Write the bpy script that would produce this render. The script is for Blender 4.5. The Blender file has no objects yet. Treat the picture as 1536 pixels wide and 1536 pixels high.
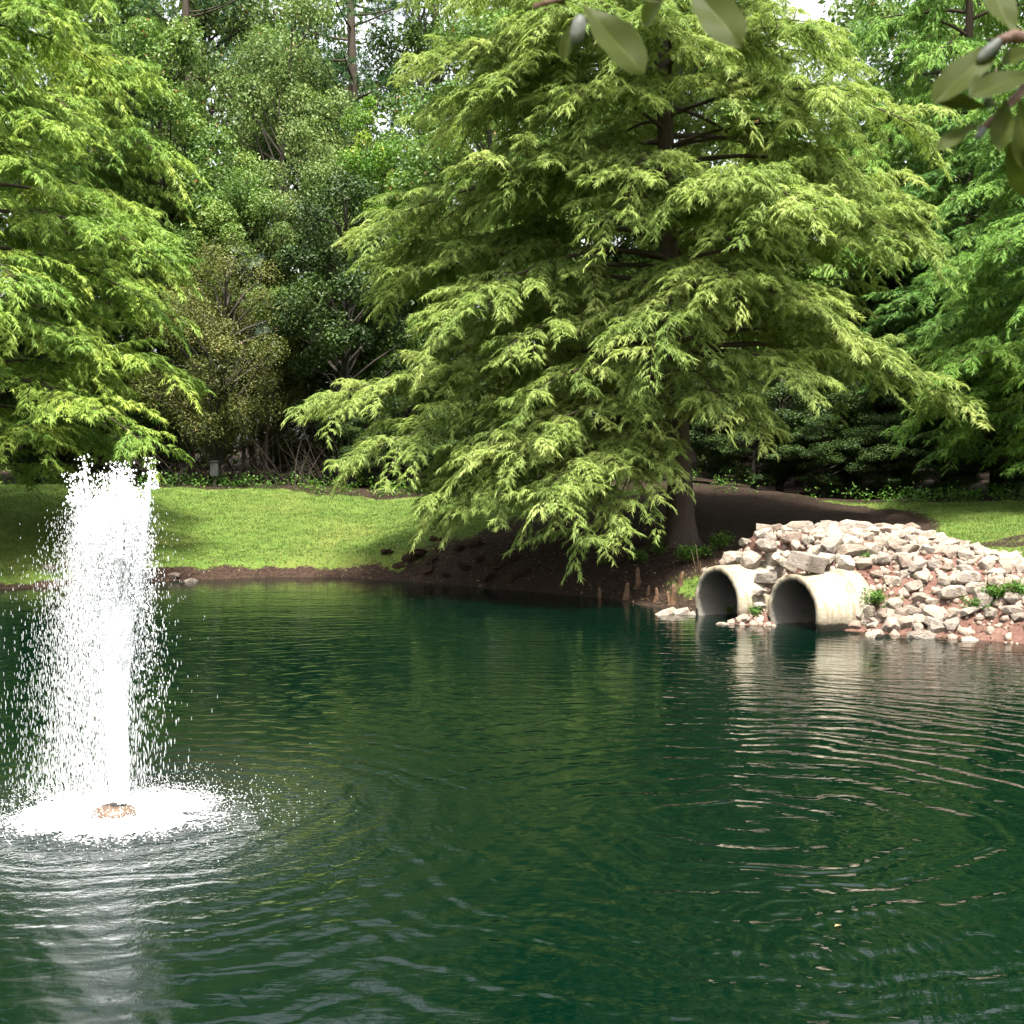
import bpy, math
import numpy as np
from mathutils import Vector, Matrix, Euler

# ------------------------------------------------------------------ camera, sky, sun, exposure
scene = bpy.context.scene
COL = scene.collection
R = math.radians
FPX, CX, CY, YH, EYE = 2150.0, 768.0, 768.0, 670.0, 2.5
TILT = math.atan((CY - YH) / FPX)

cam_data = bpy.data.cameras.new("camera")
cam_data.sensor_width = 36.0
cam_data.lens = 36.0 * FPX / 1536.0
cam_data.clip_start = 0.05
cam_data.clip_end = 2000.0
cam_data.dof.use_dof = True
cam_data.dof.focus_distance = 22.0
cam_data.dof.aperture_fstop = 24.0
cam = bpy.data.objects.new("camera", cam_data)
COL.objects.link(cam)
cam.location = (0, 0, EYE)
cam.rotation_euler = (math.pi / 2 - TILT, 0, 0)
scene.camera = cam

TO_SUN = Vector((0.06, -0.40, 1.0)).normalized()
SUN_EL = math.asin(TO_SUN.z)
SUN_AZ = math.atan2(TO_SUN.x, TO_SUN.y)
world = bpy.data.worlds.new("World")
scene.world = world
world.use_nodes = True
wn = world.node_tree.nodes
wl = world.node_tree.links
sky = wn.new("ShaderNodeTexSky")
sky.sky_type = 'NISHITA'
sky.sun_disc = False
sky.sun_elevation = SUN_EL
sky.sun_rotation = SUN_AZ
sky.air_density = 1.0
sky.dust_density = 4.0
sky.ozone_density = 0.6
hazy = wn.new("ShaderNodeHueSaturation")          # a bright, hazy, almost white sky
hazy.inputs["Saturation"].default_value = 0.22
wl.new(sky.outputs[0], hazy.inputs["Color"])
wl.new(hazy.outputs[0], wn["Background"].inputs[0])
wn["Background"].inputs[1].default_value = 0.15

sun_data = bpy.data.lights.new("sun", 'SUN')
sun_data.energy = 5.0
sun_data.angle = R(7.0)
sun_data.color = (1.0, 0.955, 0.86)
sun = bpy.data.objects.new("sun", sun_data)
COL.objects.link(sun)
sun.rotation_euler = TO_SUN.to_track_quat('Z', 'Y').to_euler()
sun.location = (-10, 0, 40)

vs = scene.view_settings
vs.view_transform = 'Standard'
vs.look = 'None'
vs.exposure = 1.8
vs.gamma = 1.0
scene.render.engine = 'CYCLES'
cy = scene.cycles
cy.max_bounces = 6
cy.diffuse_bounces = 3
cy.glossy_bounces = 4
cy.transmission_bounces = 4
cy.transparent_max_bounces = 14
cy.caustics_reflective = False
cy.caustics_refractive = False
cy.use_denoising = True
try:
    cy.denoiser = 'OPENIMAGEDENOISE'
except Exception:
    pass

# ------------------------------------------------------------------ helpers
RNG = np.random.default_rng(7)


def px(x, y, d):
    """World point at forward distance d that the photograph shows at pixel x, y."""
    v = (CY - y) / FPX
    u = (x - CX) / FPX
    fy = math.cos(TILT) + v * math.sin(TILT)
    fz = -math.sin(TILT) + v * math.cos(TILT)
    return np.array([u / fy * d, d, EYE + fz / fy * d])


def unit(a):
    a = np.asarray(a, float)
    return a / np.maximum(np.linalg.norm(a, axis=-1, keepdims=True), 1e-9)


def props(o, label=None, cat=None, group=None, kind=None):
    if label:
        o["label"] = label
    if cat:
        o["category"] = cat
    if group:
        o["group"] = group
    if kind:
        o["kind"] = kind
    return o


def empty(name, loc, rz=0.0):
    o = bpy.data.objects.new(name, None)
    o.empty_display_size = 0.2
    COL.objects.link(o)
    o.location = tuple(float(c) for c in loc)
    o.rotation_euler = (0, 0, rz)
    return o


def mesh(name, V, faces, mat, attrs=None, smooth=False):
    V = np.asarray(V, dtype=np.float32)
    if isinstance(faces, np.ndarray):
        faces = [faces]
    faces = [np.asarray(f, dtype=np.int32) for f in faces if len(f)]
    me = bpy.data.meshes.new(name)
    me.vertices.add(len(V))
    me.vertices.foreach_set("co", V.ravel())
    nl = sum(f.size for f in faces)
    npoly = sum(len(f) for f in faces)
    me.loops.add(nl)
    me.polygons.add(npoly)
    me.loops.foreach_set("vertex_index", np.concatenate([f.ravel() for f in faces]))
    tot = np.concatenate([np.full(len(f), f.shape[1], np.int32) for f in faces])
    st = np.concatenate([[0], np.cumsum(tot)[:-1]]).astype(np.int32)
    me.polygons.foreach_set("loop_start", st)
    if smooth:
        me.polygons.foreach_set("use_smooth", np.ones(npoly, bool))
    for k, a in (attrs or {}).items():
        at = me.attributes.new(k, 'FLOAT', 'POINT')
        at.data.foreach_set("value", np.asarray(a, np.float32).ravel())
    me.update(calc_edges=True)
    if mat:
        me.materials.append(mat)
    return me


def obj(name, me, parent=None, loc=None, rot=None, scale=None):
    o = bpy.data.objects.new(name, me)
    COL.objects.link(o)
    if parent is not None:
        o.parent = parent
    if loc is not None:
        o.location = tuple(float(c) for c in loc)
    if rot is not None:
        o.rotation_euler = tuple(float(c) for c in rot)
    if scale is not None:
        o.scale = tuple(float(c) for c in scale) if hasattr(scale, "__len__") else (float(scale),) * 3
    return o


class Soup:
    """Collects vertices, triangles and quads with one tint value per vertex."""

    def __init__(self):
        self.V, self.T, self.Q, self.A, self.n = [], [], [], [], 0

    def add(self, V, tris=None, quads=None, tint=None):
        V = np.asarray(V, float).reshape(-1, 3)
        if tris is not None and len(tris):
            self.T.append(np.asarray(tris) + self.n)
        if quads is not None and len(quads):
            self.Q.append(np.asarray(quads) + self.n)
        self.V.append(V)
        self.A.append(np.zeros(len(V)) if tint is None else np.broadcast_to(tint, (len(V),)))
        self.n += len(V)

    def tube(self, P, rad, seg=6, cap=True, lobes=None):
        P = np.asarray(P, float)
        m = len(P)
        rad = np.broadcast_to(np.asarray(rad, float), (m,))
        T = unit(np.gradient(P, axis=0))
        ref = np.array([0.0, 0, 1]) if abs(T[0, 2]) < 0.8 else np.array([1.0, 0, 0])
        A = unit(np.cross(T, ref))
        B = np.cross(T, A)
        th = np.linspace(0, 2 * math.pi, seg, endpoint=False)
        rr = rad[:, None] * (np.ones((m, seg)) if lobes is None else lobes(np.arange(m)[:, None], th[None, :]))
        V = P[:, None, :] + rr[..., None] * (np.cos(th)[None, :, None] * A[:, None, :] + np.sin(th)[None, :, None] * B[:, None, :])
        i = np.arange(m - 1)[:, None] * seg
        j = np.arange(seg)[None, :]
        k = (j + 1) % seg
        q = np.stack([i + j, i + k, i + seg + k, i + seg + j], -1).reshape(-1, 4)
        V = V.reshape(-1, 3)
        tr = None
        if cap:
            V = np.vstack([V, P[-1]])
            jj = np.arange(seg)
            b = (m - 1) * seg
            tr = np.stack([b + jj, b + (jj + 1) % seg, np.full(seg, len(V) - 1)], -1)
        self.add(V, tr, q)

    def build(self, name, mat, smooth=False):
        F = []
        if self.Q:
            F.append(np.concatenate(self.Q))
        if self.T:
            F.append(np.concatenate(self.T))
        return mesh(name, np.concatenate(self.V), F, mat, {"tint": np.concatenate(self.A)}, smooth)


_wr = np.random.default_rng(11)
_WD = [(_wr.normal(size=2), _wr.uniform(0, 6.28)) for _ in range(14)]


def wob(x, y, f=1.0):
    """Smooth pseudo-random field in about -1..1."""
    s = 0
    for i, (d, p) in enumerate(_WD):
        d = d / np.hypot(*d)
        k = f * (0.7 + 0.35 * i)
        s = s + np.sin(k * (d[0] * x + d[1] * y) + p) / (1 + 0.25 * i)
    return s / 4.2


def sstep(a, b, x):
    t = np.clip((x - a) / (b - a), 0, 1)
    return t * t * (3 - 2 * t)


# ------------------------------------------------------------------ materials
class NT:
    def __init__(self, name):
        self.m = bpy.data.materials.new(name)
        self.m.use_nodes = True
        self.t = self.m.node_tree
        self.t.nodes.clear()
        self.out = self.t.nodes.new("ShaderNodeOutputMaterial")

    def n(self, typ, **kw):
        nd = self.t.nodes.new(typ)
        for k, v in kw.items():
            setattr(nd, k, v)
        return nd

    def l(self, a, b):
        self.t.links.new(a, b)

    def set(self, sock, v):
        if isinstance(v, bpy.types.NodeSocket):
            self.l(v, sock)
        else:
            sock.default_value = v if not (hasattr(v, "__len__") and len(v) == 3 and sock.type == 'RGBA') else (*v, 1)

    def math(self, op, a, b=0.0, c=None, clamp=False):
        nd = self.n("ShaderNodeMath", operation=op, use_clamp=clamp)
        self.set(nd.inputs[0], a)
        self.set(nd.inputs[1], b)
        if c is not None:
            self.set(nd.inputs[2], c)
        return nd.outputs[0]

    def mix(self, f, a, b, blend='MIX'):
        nd = self.n("ShaderNodeMix", data_type='RGBA', blend_type=blend)
        self.set(nd.inputs[0], f)
        self.set(nd.inputs[6], a)
        self.set(nd.inputs[7], b)
        return nd.outputs[2]

    def ramp(self, f, stops):
        nd = self.n("ShaderNodeValToRGB")
        while len(nd.color_ramp.elements) < len(stops):
            nd.color_ramp.elements.new(0.5)
        for e, (p, c) in zip(nd.color_ramp.elements, stops):
            e.position = p
            e.color = (*c, 1) if hasattr(c, "__len__") else (c, c, c, 1)
        self.set(nd.inputs[0], f)
        return nd.outputs[0]

    def noise(self, scale, detail=4, rough=0.55, vec=None, dist=0.0, out=0):
        nd = self.n("ShaderNodeTexNoise")
        nd.inputs["Scale"].default_value = scale
        nd.inputs["Detail"].default_value = detail
        nd.inputs["Roughness"].default_value = rough
        nd.inputs["Distortion"].default_value = dist
        if vec is not None:
            self.l(vec, nd.inputs["Vector"])
        return nd.outputs[out]

    def attr(self, name):
        return self.n("ShaderNodeAttribute", attribute_name=name).outputs["Fac"]

    def pos(self):
        return self.n("ShaderNodeNewGeometry").outputs["Position"]

    def objco(self):
        return self.n("ShaderNodeTexCoord").outputs["Object"]

    def rand(self):
        return self.n("ShaderNodeObjectInfo").outputs["Random"]

    def bump(self, h, strength=0.5, dist=0.02):
        nd = self.n("ShaderNodeBump")
        nd.inputs["Strength"].default_value = strength
        nd.inputs["Distance"].default_value = dist
        self.l(h, nd.inputs["Height"])
        return nd.outputs[0]

    def bsdf(self, color, rough=0.6, spec=0.4, normal=None, ior=1.45):
        b = self.n("ShaderNodeBsdfPrincipled")
        self.set(b.inputs["Base Color"], color)
        self.set(b.inputs["Roughness"], rough)
        b.inputs["Specular IOR Level"].default_value = spec
        b.inputs["IOR"].default_value = ior
        if normal is not None:
            self.l(normal, b.inputs["Normal"])
        return b.outputs[0]

    def done(self, shader):
        self.l(shader, self.out.inputs["Surface"])
        return self.m


def leaf_mat(name, dark, mid, light, trans=0.38, rough=0.5, spec=0.3, dead=None):
    t = NT(name)
    a = t.attr("tint")
    nz = t.noise(0.9, 2, 0.5, t.objco())
    f = t.math('ADD', t.math('MULTIPLY', a, 0.75), t.math('MULTIPLY', t.math('SUBTRACT', nz, 0.5), 0.9))
    stops = [(0.0, dark), (0.4, mid), (0.8, light)]
    c = t.ramp(f, stops)
    if dead:
        c = t.mix(t.math('GREATER_THAN', a, 0.985), c, dead)
    b = t.bsdf(c, rough, spec)
    tr = t.n("ShaderNodeBsdfTranslucent")
    t.l(t.mix(0.55, c, (0.9, 1.0, 0.45), 'MULTIPLY'), tr.inputs[0])
    m = t.n("ShaderNodeMixShader")
    m.inputs[0].default_value = trans
    t.l(b, m.inputs[1])
    t.l(tr.outputs[0], m.inputs[2])
    return t.done(m.outputs[0])


def bark_mat(name, c1, c2, scale=6.0):
    t = NT(name)
    mp = t.n("ShaderNodeMapping")
    mp.inputs["Scale"].default_value = (1, 1, 0.12)
    t.l(t.objco(), mp.inputs[0])
    h = t.noise(scale * 4, 5, 0.65, mp.outputs[0], 0.4)
    g = t.noise(scale * 0.3, 3, 0.5, t.objco())
    c = t.mix(h, c1, c2)
    c = t.mix(t.math('MULTIPLY', g, 0.35), c, (0.08, 0.083, 0.065))
    return t.done(t.bsdf(c, 0.9, 0.15, t.bump(h, 0.9, 0.03)))


M = {}
M["cyp"] = leaf_mat("cypress_foliage", (0.145, 0.215, 0.05), (0.25, 0.32, 0.085), (0.36, 0.415, 0.135), 0.5, 0.55, 0.25)
M["cyp_left"] = leaf_mat("cypress_foliage_yellow", (0.096, 0.18, 0.0312), (0.204, 0.3, 0.054), (0.342, 0.414, 0.0816), 0.38, 0.55, 0.25)
M["cyp_right"] = leaf_mat("cypress_foliage_fresh", (0.0784, 0.168, 0.0314), (0.1568, 0.28, 0.0515), (0.252, 0.364, 0.0784), 0.42, 0.55, 0.25)
M["cyp_blue"] = leaf_mat("cypress_foliage_deep", (0.046, 0.115, 0.0253), (0.092, 0.1898, 0.0391), (0.1495, 0.253, 0.0575), 0.38, 0.55, 0.25)
M["broad"] = leaf_mat("leaf_mid_green", (0.048, 0.10, 0.02), (0.115, 0.195, 0.038), (0.215, 0.28, 0.065), 0.36, 0.45, 0.35, (0.22, 0.10, 0.03))
M["olive"] = leaf_mat("leaf_olive", (0.055, 0.068, 0.016), (0.105, 0.12, 0.026), (0.17, 0.17, 0.045), 0.28, 0.5, 0.3, (0.2, 0.11, 0.05))
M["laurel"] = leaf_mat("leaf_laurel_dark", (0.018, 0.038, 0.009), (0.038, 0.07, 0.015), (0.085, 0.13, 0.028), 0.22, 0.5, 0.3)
M["vine"] = leaf_mat("leaf_vine_bright", (0.0475, 0.1235, 0.0142), (0.1045, 0.2042, 0.0238), (0.209, 0.285, 0.038), 0.4, 0.45, 0.35, (0.35, 0.26, 0.04))
M["wood_far"] = leaf_mat("leaf_far_wood", (0.06, 0.105, 0.028), (0.125, 0.185, 0.05), (0.215, 0.27, 0.085), 0.36, 0.5, 0.3, (0.2, 0.12, 0.05))
M["pine"] = leaf_mat("pine_needles", (0.02, 0.06, 0.02), (0.045, 0.10, 0.03), (0.085, 0.145, 0.045), 0.2, 0.45, 0.35)
M["weed"] = leaf_mat("weed_leaf", (0.03, 0.09, 0.012), (0.075, 0.16, 0.02), (0.15, 0.23, 0.03), 0.35, 0.5, 0.3)
M["palm"] = leaf_mat("palmetto_leaf", (0.035, 0.055, 0.035), (0.055, 0.08, 0.05), (0.085, 0.11, 0.07), 0.15, 0.55, 0.25)
M["oak"] = leaf_mat("oak_leaf", (0.034, 0.046, 0.007), (0.05, 0.066, 0.010), (0.085, 0.10, 0.018), 0.42, 0.55, 0.2)
M["grass"] = leaf_mat("grass_blade", (0.0518, 0.0962, 0.0163), (0.0851, 0.1369, 0.0244), (0.1369, 0.1702, 0.0407), 0.35, 0.55, 0.2, (0.24, 0.2, 0.09))
M["dry"] = leaf_mat("dry_stem", (0.07, 0.045, 0.024), (0.13, 0.09, 0.045), (0.24, 0.18, 0.10), 0.15, 0.7, 0.2)
M["bark_cyp"] = bark_mat("cypress_bark", (0.022, 0.014, 0.010), (0.075, 0.05, 0.036))
M["bark_pine"] = bark_mat("pine_bark", (0.02, 0.014, 0.01), (0.085, 0.06, 0.045))
M["bark_wood"] = bark_mat("grey_bark", (0.018, 0.014, 0.011), (0.06, 0.05, 0.04))
M["twig"] = bark_mat("brown_twig", (0.02, 0.014, 0.01), (0.055, 0.04, 0.028), 30)


def make_ground_mat():
    t = NT("lawn_and_soil")
    p = t.pos()
    g0 = t.attr("grass")
    clay = t.attr("clay")
    n1 = t.noise(1.6, 5, 0.6, p)
    n2 = t.noise(14, 4, 0.65, p)
    n3 = t.noise(60, 3, 0.6, p)
    n4 = t.noise(0.45, 3, 0.5, p)
    grass = t.ramp(t.math('ADD', t.math('MULTIPLY', n1, 0.6), t.math('MULTIPLY', n2, 0.4)),
                   [(0.3, (0.045, 0.08, 0.013)), (0.5, (0.073, 0.115, 0.021)), (0.7, (0.112, 0.137, 0.033))])
    grass = t.mix(t.ramp(n4, [(0.5, 0.0), (0.72, 0.5)]), grass, (0.12, 0.115, 0.03))
    soil = t.ramp(t.math('ADD', t.math('MULTIPLY', n2, 0.55), t.math('MULTIPLY', n3, 0.45)),
                  [(0.3, (0.007, 0.005, 0.003)), (0.5, (0.021, 0.013, 0.009)), (0.62, (0.042, 0.028, 0.018)), (0.75, (0.085, 0.063, 0.044))])
    clayc = t.ramp(t.math('ADD', t.math('MULTIPLY', n2, 0.5), t.math('MULTIPLY', n1, 0.5)),
                   [(0.3, (0.06, 0.03, 0.021)), (0.5, (0.115, 0.06, 0.046)), (0.75, (0.19, 0.12, 0.095))])
    soil = t.mix(clay, soil, clayc)
    e = t.math('ADD', t.math('ADD', g0, t.math('MULTIPLY', t.math('SUBTRACT', n1, 0.5), 0.9)),
               t.math('MULTIPLY', t.math('SUBTRACT', n2, 0.5), 0.7))
    c = t.mix(t.ramp(e, [(0.42, 0.0), (0.58, 1.0)]), soil, grass)
    h = t.math('ADD', t.math('MULTIPLY', n2, 1.0), t.math('MULTIPLY', n3, 0.4))
    return t.done(t.bsdf(c, 0.92, 0.15, t.bump(h, 0.8, 0.05)))


M["ground"] = make_ground_mat()

FX, FY = px(178, 1222, 9.68)[:2]          # the fountain's place on the water
SX, SY = px(1120, 1235, 9.45)[:2]         # centre of the slow rings on the open water


GLINT = px(1225, 1455, 6.9)[:2]           # a small disturbance in the near water


def make_water_mat():
    t = NT("pond_water")
    p = t.pos()
    sep = t.n("ShaderNodeSeparateXYZ")
    t.l(p, sep.inputs[0])
    X, Y = sep.outputs[0], sep.outputs[1]

    def dist(cx, cyy, sy=1.0):
        dx = t.math('SUBTRACT', X, float(cx))
        dy = t.math('MULTIPLY', t.math('SUBTRACT', Y, float(cyy)), sy)
        return t.math('SQRT', t.math('ADD', t.math('MULTIPLY', dx, dx), t.math('MULTIPLY', dy, dy)))

    wn1 = t.noise(0.55, 2, 0.5, p)
    wn2 = t.noise(1.7, 2, 0.5, p)
    warp = t.math('ADD', t.math('MULTIPLY', wn1, 0.55), t.math('MULTIPLY', wn2, 0.22))
    rf = dist(FX, FY)
    rfw = t.math('ADD', rf, warp)
    rs = t.math('ADD', dist(SX, SY), t.math('MULTIPLY', warp, 1.9))

    def ring(r, k, amp, dec):
        fall = t.math('MULTIPLY', amp, t.math('POWER', 2.718, t.math('MULTIPLY', r, -dec)))
        return t.math('MULTIPLY', t.math('SINE', t.math('MULTIPLY', r, k)), fall)

    h = ring(rfw, 2 * math.pi / 0.27, 0.0098, 0.42)
    h = t.math('ADD', h, ring(t.math('ADD', rfw, t.math('MULTIPLY', wn2, 0.5)), 2 * math.pi / 0.13, 0.0032, 0.42))
    h = t.math('ADD', h, ring(rs, 2 * math.pi / 0.19, 0.0024, 0.2))
    h = t.math('ADD', h, ring(rs, 2 * math.pi / 0.33, 0.0040, 0.18))
    r3 = t.math('ADD', dist(*GLINT, 0.45), t.math('MULTIPLY', wn2, 0.3))
    h = t.math('ADD', h, ring(r3, 2 * math.pi / 0.105, 0.0042, 1.5))
    # choppy water where the spray lands
    near = t.math('POWER', 2.718, t.math('MULTIPLY', rf, -1.1))
    chop = t.math('MULTIPLY', t.math('SUBTRACT', t.noise(15, 3, 0.6, p), 0.5), t.math('MULTIPLY', near, 0.10))
    h = t.math('ADD', h, chop)
    # breeze ripples, long in x
    mp = t.n("ShaderNodeMapping")
    mp.inputs["Scale"].default_value = (0.45, 1.0, 1.0)
    mp.inputs["Rotation"].default_value = (0, 0, R(6))
    t.l(p, mp.inputs[0])
    h = t.math('ADD', h, t.math('MULTIPLY', t.math('SUBTRACT', t.noise(4.2, 3, 0.5, mp.outputs[0], 0.3), 0.5), 0.0034))
    h = t.math('ADD', h, t.math('MULTIPLY', t.math('SUBTRACT', t.noise(12, 2, 0.5, mp.outputs[0], 0.5), 0.5), 0.0036))
    h = t.math('ADD', h, t.math('MULTIPLY', t.math('SUBTRACT', t.noise(1.1, 2, 0.5, mp.outputs[0], 0.2), 0.5), 0.010))
    b = t.n("ShaderNodeBump")
    b.inputs["Strength"].default_value = 1.0
    b.inputs["Distance"].default_value = 1.0
    t.l(h, b.inputs["Height"])
    return t.done(t.bsdf((0.0002, 0.0048, 0.0025), 0.014, 0.5, b.outputs[0], 1.333))


M["water"] = make_water_mat()


def make_stone_mat():
    t = NT("riprap_stone")
    o = t.objco()
    r = t.rand()
    n1 = t.noise(3.0, 5, 0.6, o)
    n2 = t.noise(11, 5, 0.7, o)
    base = t.ramp(r, [(0.0, (0.24, 0.175, 0.14)), (0.25, (0.34, 0.29, 0.23)), (0.5, (0.38, 0.33, 0.265)), (0.72, (0.26, 0.225, 0.19)), (0.9, (0.41, 0.37, 0.31)), (1.0, (0.20, 0.17, 0.15))])
    c = t.mix(t.ramp(n1, [(0.42, 0.0), (0.66, 0.75)]), base, (0.215, 0.16, 0.12))
    c = t.mix(t.ramp(n2, [(0.5, 0.0), (0.72, 0.7)]), c, (0.11, 0.09, 0.07))
    h = t.math('ADD', t.math('MULTIPLY', n2, 0.7), n1)
    return t.done(t.bsdf(c, 0.85, 0.2, t.bump(h, 0.9, 0.06)))


M["stone"] = make_stone_mat()


R_OUT, R_IN = 0.575, 0.485


def make_concrete_mat():
    t = NT("weathered_concrete")
    p = t.pos()
    o = t.objco()
    n1 = t.noise(2.2, 5, 0.6, o)
    n2 = t.noise(22, 4, 0.6, o)
    c = t.ramp(n1, [(0.3, (0.18, 0.155, 0.11)), (0.5, (0.265, 0.235, 0.175)), (0.72, (0.32, 0.29, 0.23))])
    c = t.mix(t.ramp(n2, [(0.48, 0.0), (0.75, 0.5)]), c, (0.22, 0.18, 0.13))
    mp = t.n("ShaderNodeMapping")
    mp.inputs["Scale"].default_value = (9, 9, 0.8)
    t.l(o, mp.inputs[0])
    st = t.noise(1.0, 3, 0.6, mp.outputs[0])
    c = t.mix(t.ramp(st, [(0.45, 0.0), (0.66, 0.8)]), c, (0.17, 0.125, 0.075))
    moss = t.noise(5.5, 5, 0.65, o)
    c = t.mix(t.ramp(moss, [(0.56, 0.0), (0.70, 0.6)]), c, (0.115, 0.12, 0.06))
    sep = t.n("ShaderNodeSeparateXYZ")
    t.l(p, sep.inputs[0])
    zz = t.math('ADD', sep.outputs[2], t.math('MULTIPLY', t.math('SUBTRACT', n1, 0.5), 0.22))
    c = t.mix(t.ramp(zz, [(0.10, 0.55), (0.26, 0.0)]), c, (0.13, 0.10, 0.07))
    c = t.mix(t.ramp(zz, [(0.08, 1.0), (0.11, 0.0)]), c, (0.03, 0.026, 0.018))
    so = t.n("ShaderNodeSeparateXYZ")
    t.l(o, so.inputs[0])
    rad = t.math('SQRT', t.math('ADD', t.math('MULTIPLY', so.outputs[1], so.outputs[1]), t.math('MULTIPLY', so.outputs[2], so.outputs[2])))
    bore_shade = t.math('ADD', rad, t.math('MULTIPLY', t.math('SUBTRACT', n1, 0.5), 0.03))
    c = t.mix(t.ramp(bore_shade, [(R_IN + 0.004, 1.0), (R_IN + 0.03, 0.0)]), c, (0.115, 0.105, 0.088))  # shade inside the bore, painted as a darker concrete colour
    h = t.math('ADD', n2, t.math('MULTIPLY', n1, 0.5))
    return t.done(t.bsdf(c, 0.85, 0.2, t.bump(h, 0.5, 0.02)))


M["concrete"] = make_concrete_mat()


def simple(name, c1, c2, scale, rough=0.8, spec=0.2, bump=0.5, trans=0.0):
    t = NT(name)
    n = t.noise(scale, 4, 0.6, t.objco())
    c = t.ramp(n, [(0.3, c1), (0.7, c2)])
    s = t.bsdf(c, rough, spec, t.bump(n, bump, 0.03))
    if trans:
        tr = t.n("ShaderNodeBsdfTranslucent")
        t.l(c, tr.inputs[0])
        m = t.n("ShaderNodeMixShader")
        m.inputs[0].default_value = trans
        t.l(s, m.inputs[1])
        t.l(tr.outputs[0], m.inputs[2])
        s = m.outputs[0]
    return t.done(s)


M["soil_clod"] = simple("dark_clod_soil", (0.012, 0.008, 0.005), (0.06, 0.038, 0.025), 9, 0.95, 0.1, 1.0)
M["knee"] = simple("cypress_knee_wood", (0.05, 0.028, 0.016), (0.13, 0.078, 0.045), 14)
M["foam"] = simple("white_water", (0.90, 0.92, 0.93), (0.95, 0.96, 0.965), 20, 0.25, 0.5, 0.2, 0.45)


def make_mist_mat(name, clear):
    t = NT(name)
    d = t.bsdf((0.93, 0.95, 0.96), 0.2, 0.5)
    tl = t.n("ShaderNodeBsdfTranslucent")
    tl.inputs[0].default_value = (0.93, 0.95, 0.96, 1)
    m1 = t.n("ShaderNodeMixShader")
    m1.inputs[0].default_value = 0.5
    t.l(d, m1.inputs[1])
    t.l(tl.outputs[0], m1.inputs[2])
    tp = t.n("ShaderNodeBsdfTransparent")
    m2 = t.n("ShaderNodeMixShader")
    m2.inputs[0].default_value = clear
    t.l(m1.outputs[0], m2.inputs[1])
    t.l(tp.outputs[0], m2.inputs[2])
    return t.done(m2.outputs[0])


M["mist"] = make_mist_mat("fine_clear_drops", 0.62)
M["veil"] = make_mist_mat("falling_drops", 0.35)
M["float"] = simple("tan_plastic_float", (0.075, 0.045, 0.03), (0.12, 0.078, 0.052), 3, 0.5, 0.4, 0.1)
M["nozzle"] = simple("dark_nozzle", (0.03, 0.03, 0.03), (0.07, 0.065, 0.06), 10, 0.4, 0.5, 0.1)
M["bud"] = simple("oak_bud", (0.05, 0.055, 0.05), (0.12, 0.125, 0.11), 90, 0.55, 0.3, 0.1)
M["oak_twig"] = simple("oak_twig_bark", (0.07, 0.035, 0.025), (0.17, 0.10, 0.075), 120, 0.6, 0.3, 0.2)
M["box"] = simple("grey_cabinet_paint", (0.03, 0.033, 0.03), (0.045, 0.048, 0.043), 5, 0.6, 0.3, 0.1)

# ------------------------------------------------------------------ the ground and the pond
SHORE = [(-8.93, 25.0), (-6.4, 26.6), (-4.05, 27.4), (-2.08, 26.6), (-.21, 25.0), (1.45, 23.6), (2.2, 22.3), (2.75, 21.6), (3.6, 20.6), (4.3, 19.6),
         (5.48, 18.75), (6.45, 18.1), (9, 15.5), (12, 9), (12.5, 4), (8, 2.3), (0, 2.0), (-8, 2.3), (-15, 5), (-18, 12), (-16, 19), (-12, 23.5)]


def catmull(P, k=6):
    P = np.asarray(P, float)
    n = len(P)
    out = []
    for i in range(n):
        a, b, c, d = P[i - 1], P[i], P[(i + 1) % n], P[(i + 2) % n]
        for t in np.linspace(0, 1, k, endpoint=False):
            out.append(0.5 * ((2 * b) + (c - a) * t + (2 * a - 5 * b + 4 * c - d) * t * t + (3 * b - a - 3 * c + d) * t ** 3))
    return np.array(out)


POLY = catmull(SHORE)
_a = POLY
_b = np.roll(POLY, -1, axis=0)


def shore_dist(x, y):
    """Signed distance to the waterline, positive on land."""
    x = np.asarray(x, float)
    y = np.asarray(y, float)
    sh = x.shape
    x, y = x.ravel(), y.ravel()
    best = np.full(x.shape, 1e9)
    inside = np.zeros(x.shape, bool)
    for (ax, ay), (bx, by) in zip(_a, _b):
        ex, ey = bx - ax, by - ay
        t = np.clip(((x - ax) * ex + (y - ay) * ey) / (ex * ex + ey * ey + 1e-12), 0, 1)
        best = np.minimum(best, (x - ax - t * ex) ** 2 + (y - ay - t * ey) ** 2)
        if by != ay:
            c = ((ay > y) != (by > y)) & (x < ex * (y - ay) / (by - ay) + ax)
            inside ^= c
    d = np.sqrt(best)
    return np.where(inside, -d, d).reshape(sh)


def ground_z(x, y):
    x = np.asarray(x, float)
    y = np.asarray(y, float)
    s = shore_dist(x, y) + 0.10 * wob(x * 2.2, y * 2.2) * np.where(np.abs(x) < 14, 1, 0)
    b = np.interp(x, [-6, -3.5, -0.5, 1, 3, 5], [0.2, 0.26, 0.55, 0.62, 0.5, 0.25])
    w = np.interp(x, [-6, -3.5, -0.5, 1, 3, 5], [0.5, 0.7, 1.1, 1.2, 1.2, 0.9])
    slope = np.interp(x, [-5, 0, 5, 7, 12], [0.155, 0.12, 0.155, 0.125, 0.125])
    land = b * sstep(0, 1, s / w) + slope * np.minimum(np.maximum(s, 0), 8.5) + 0.012 * np.maximum(s - 8.5, 0).clip(0, 60)
    rough = 0.035 * wob(x * 5, y * 5) * sstep(0.0, 0.3, s) + 0.05 * wob(x * 0.8, y * 0.8) * sstep(0.5, 3, s)
    mud = 0.055 * wob(x * 11 + 3, y * 11) * sstep(0, .2, s) * (1 - sstep(0.9, 2.2, s))
    return np.where(s > 0, land + rough + mud, np.maximum(s * 0.55, -1.4))


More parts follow.
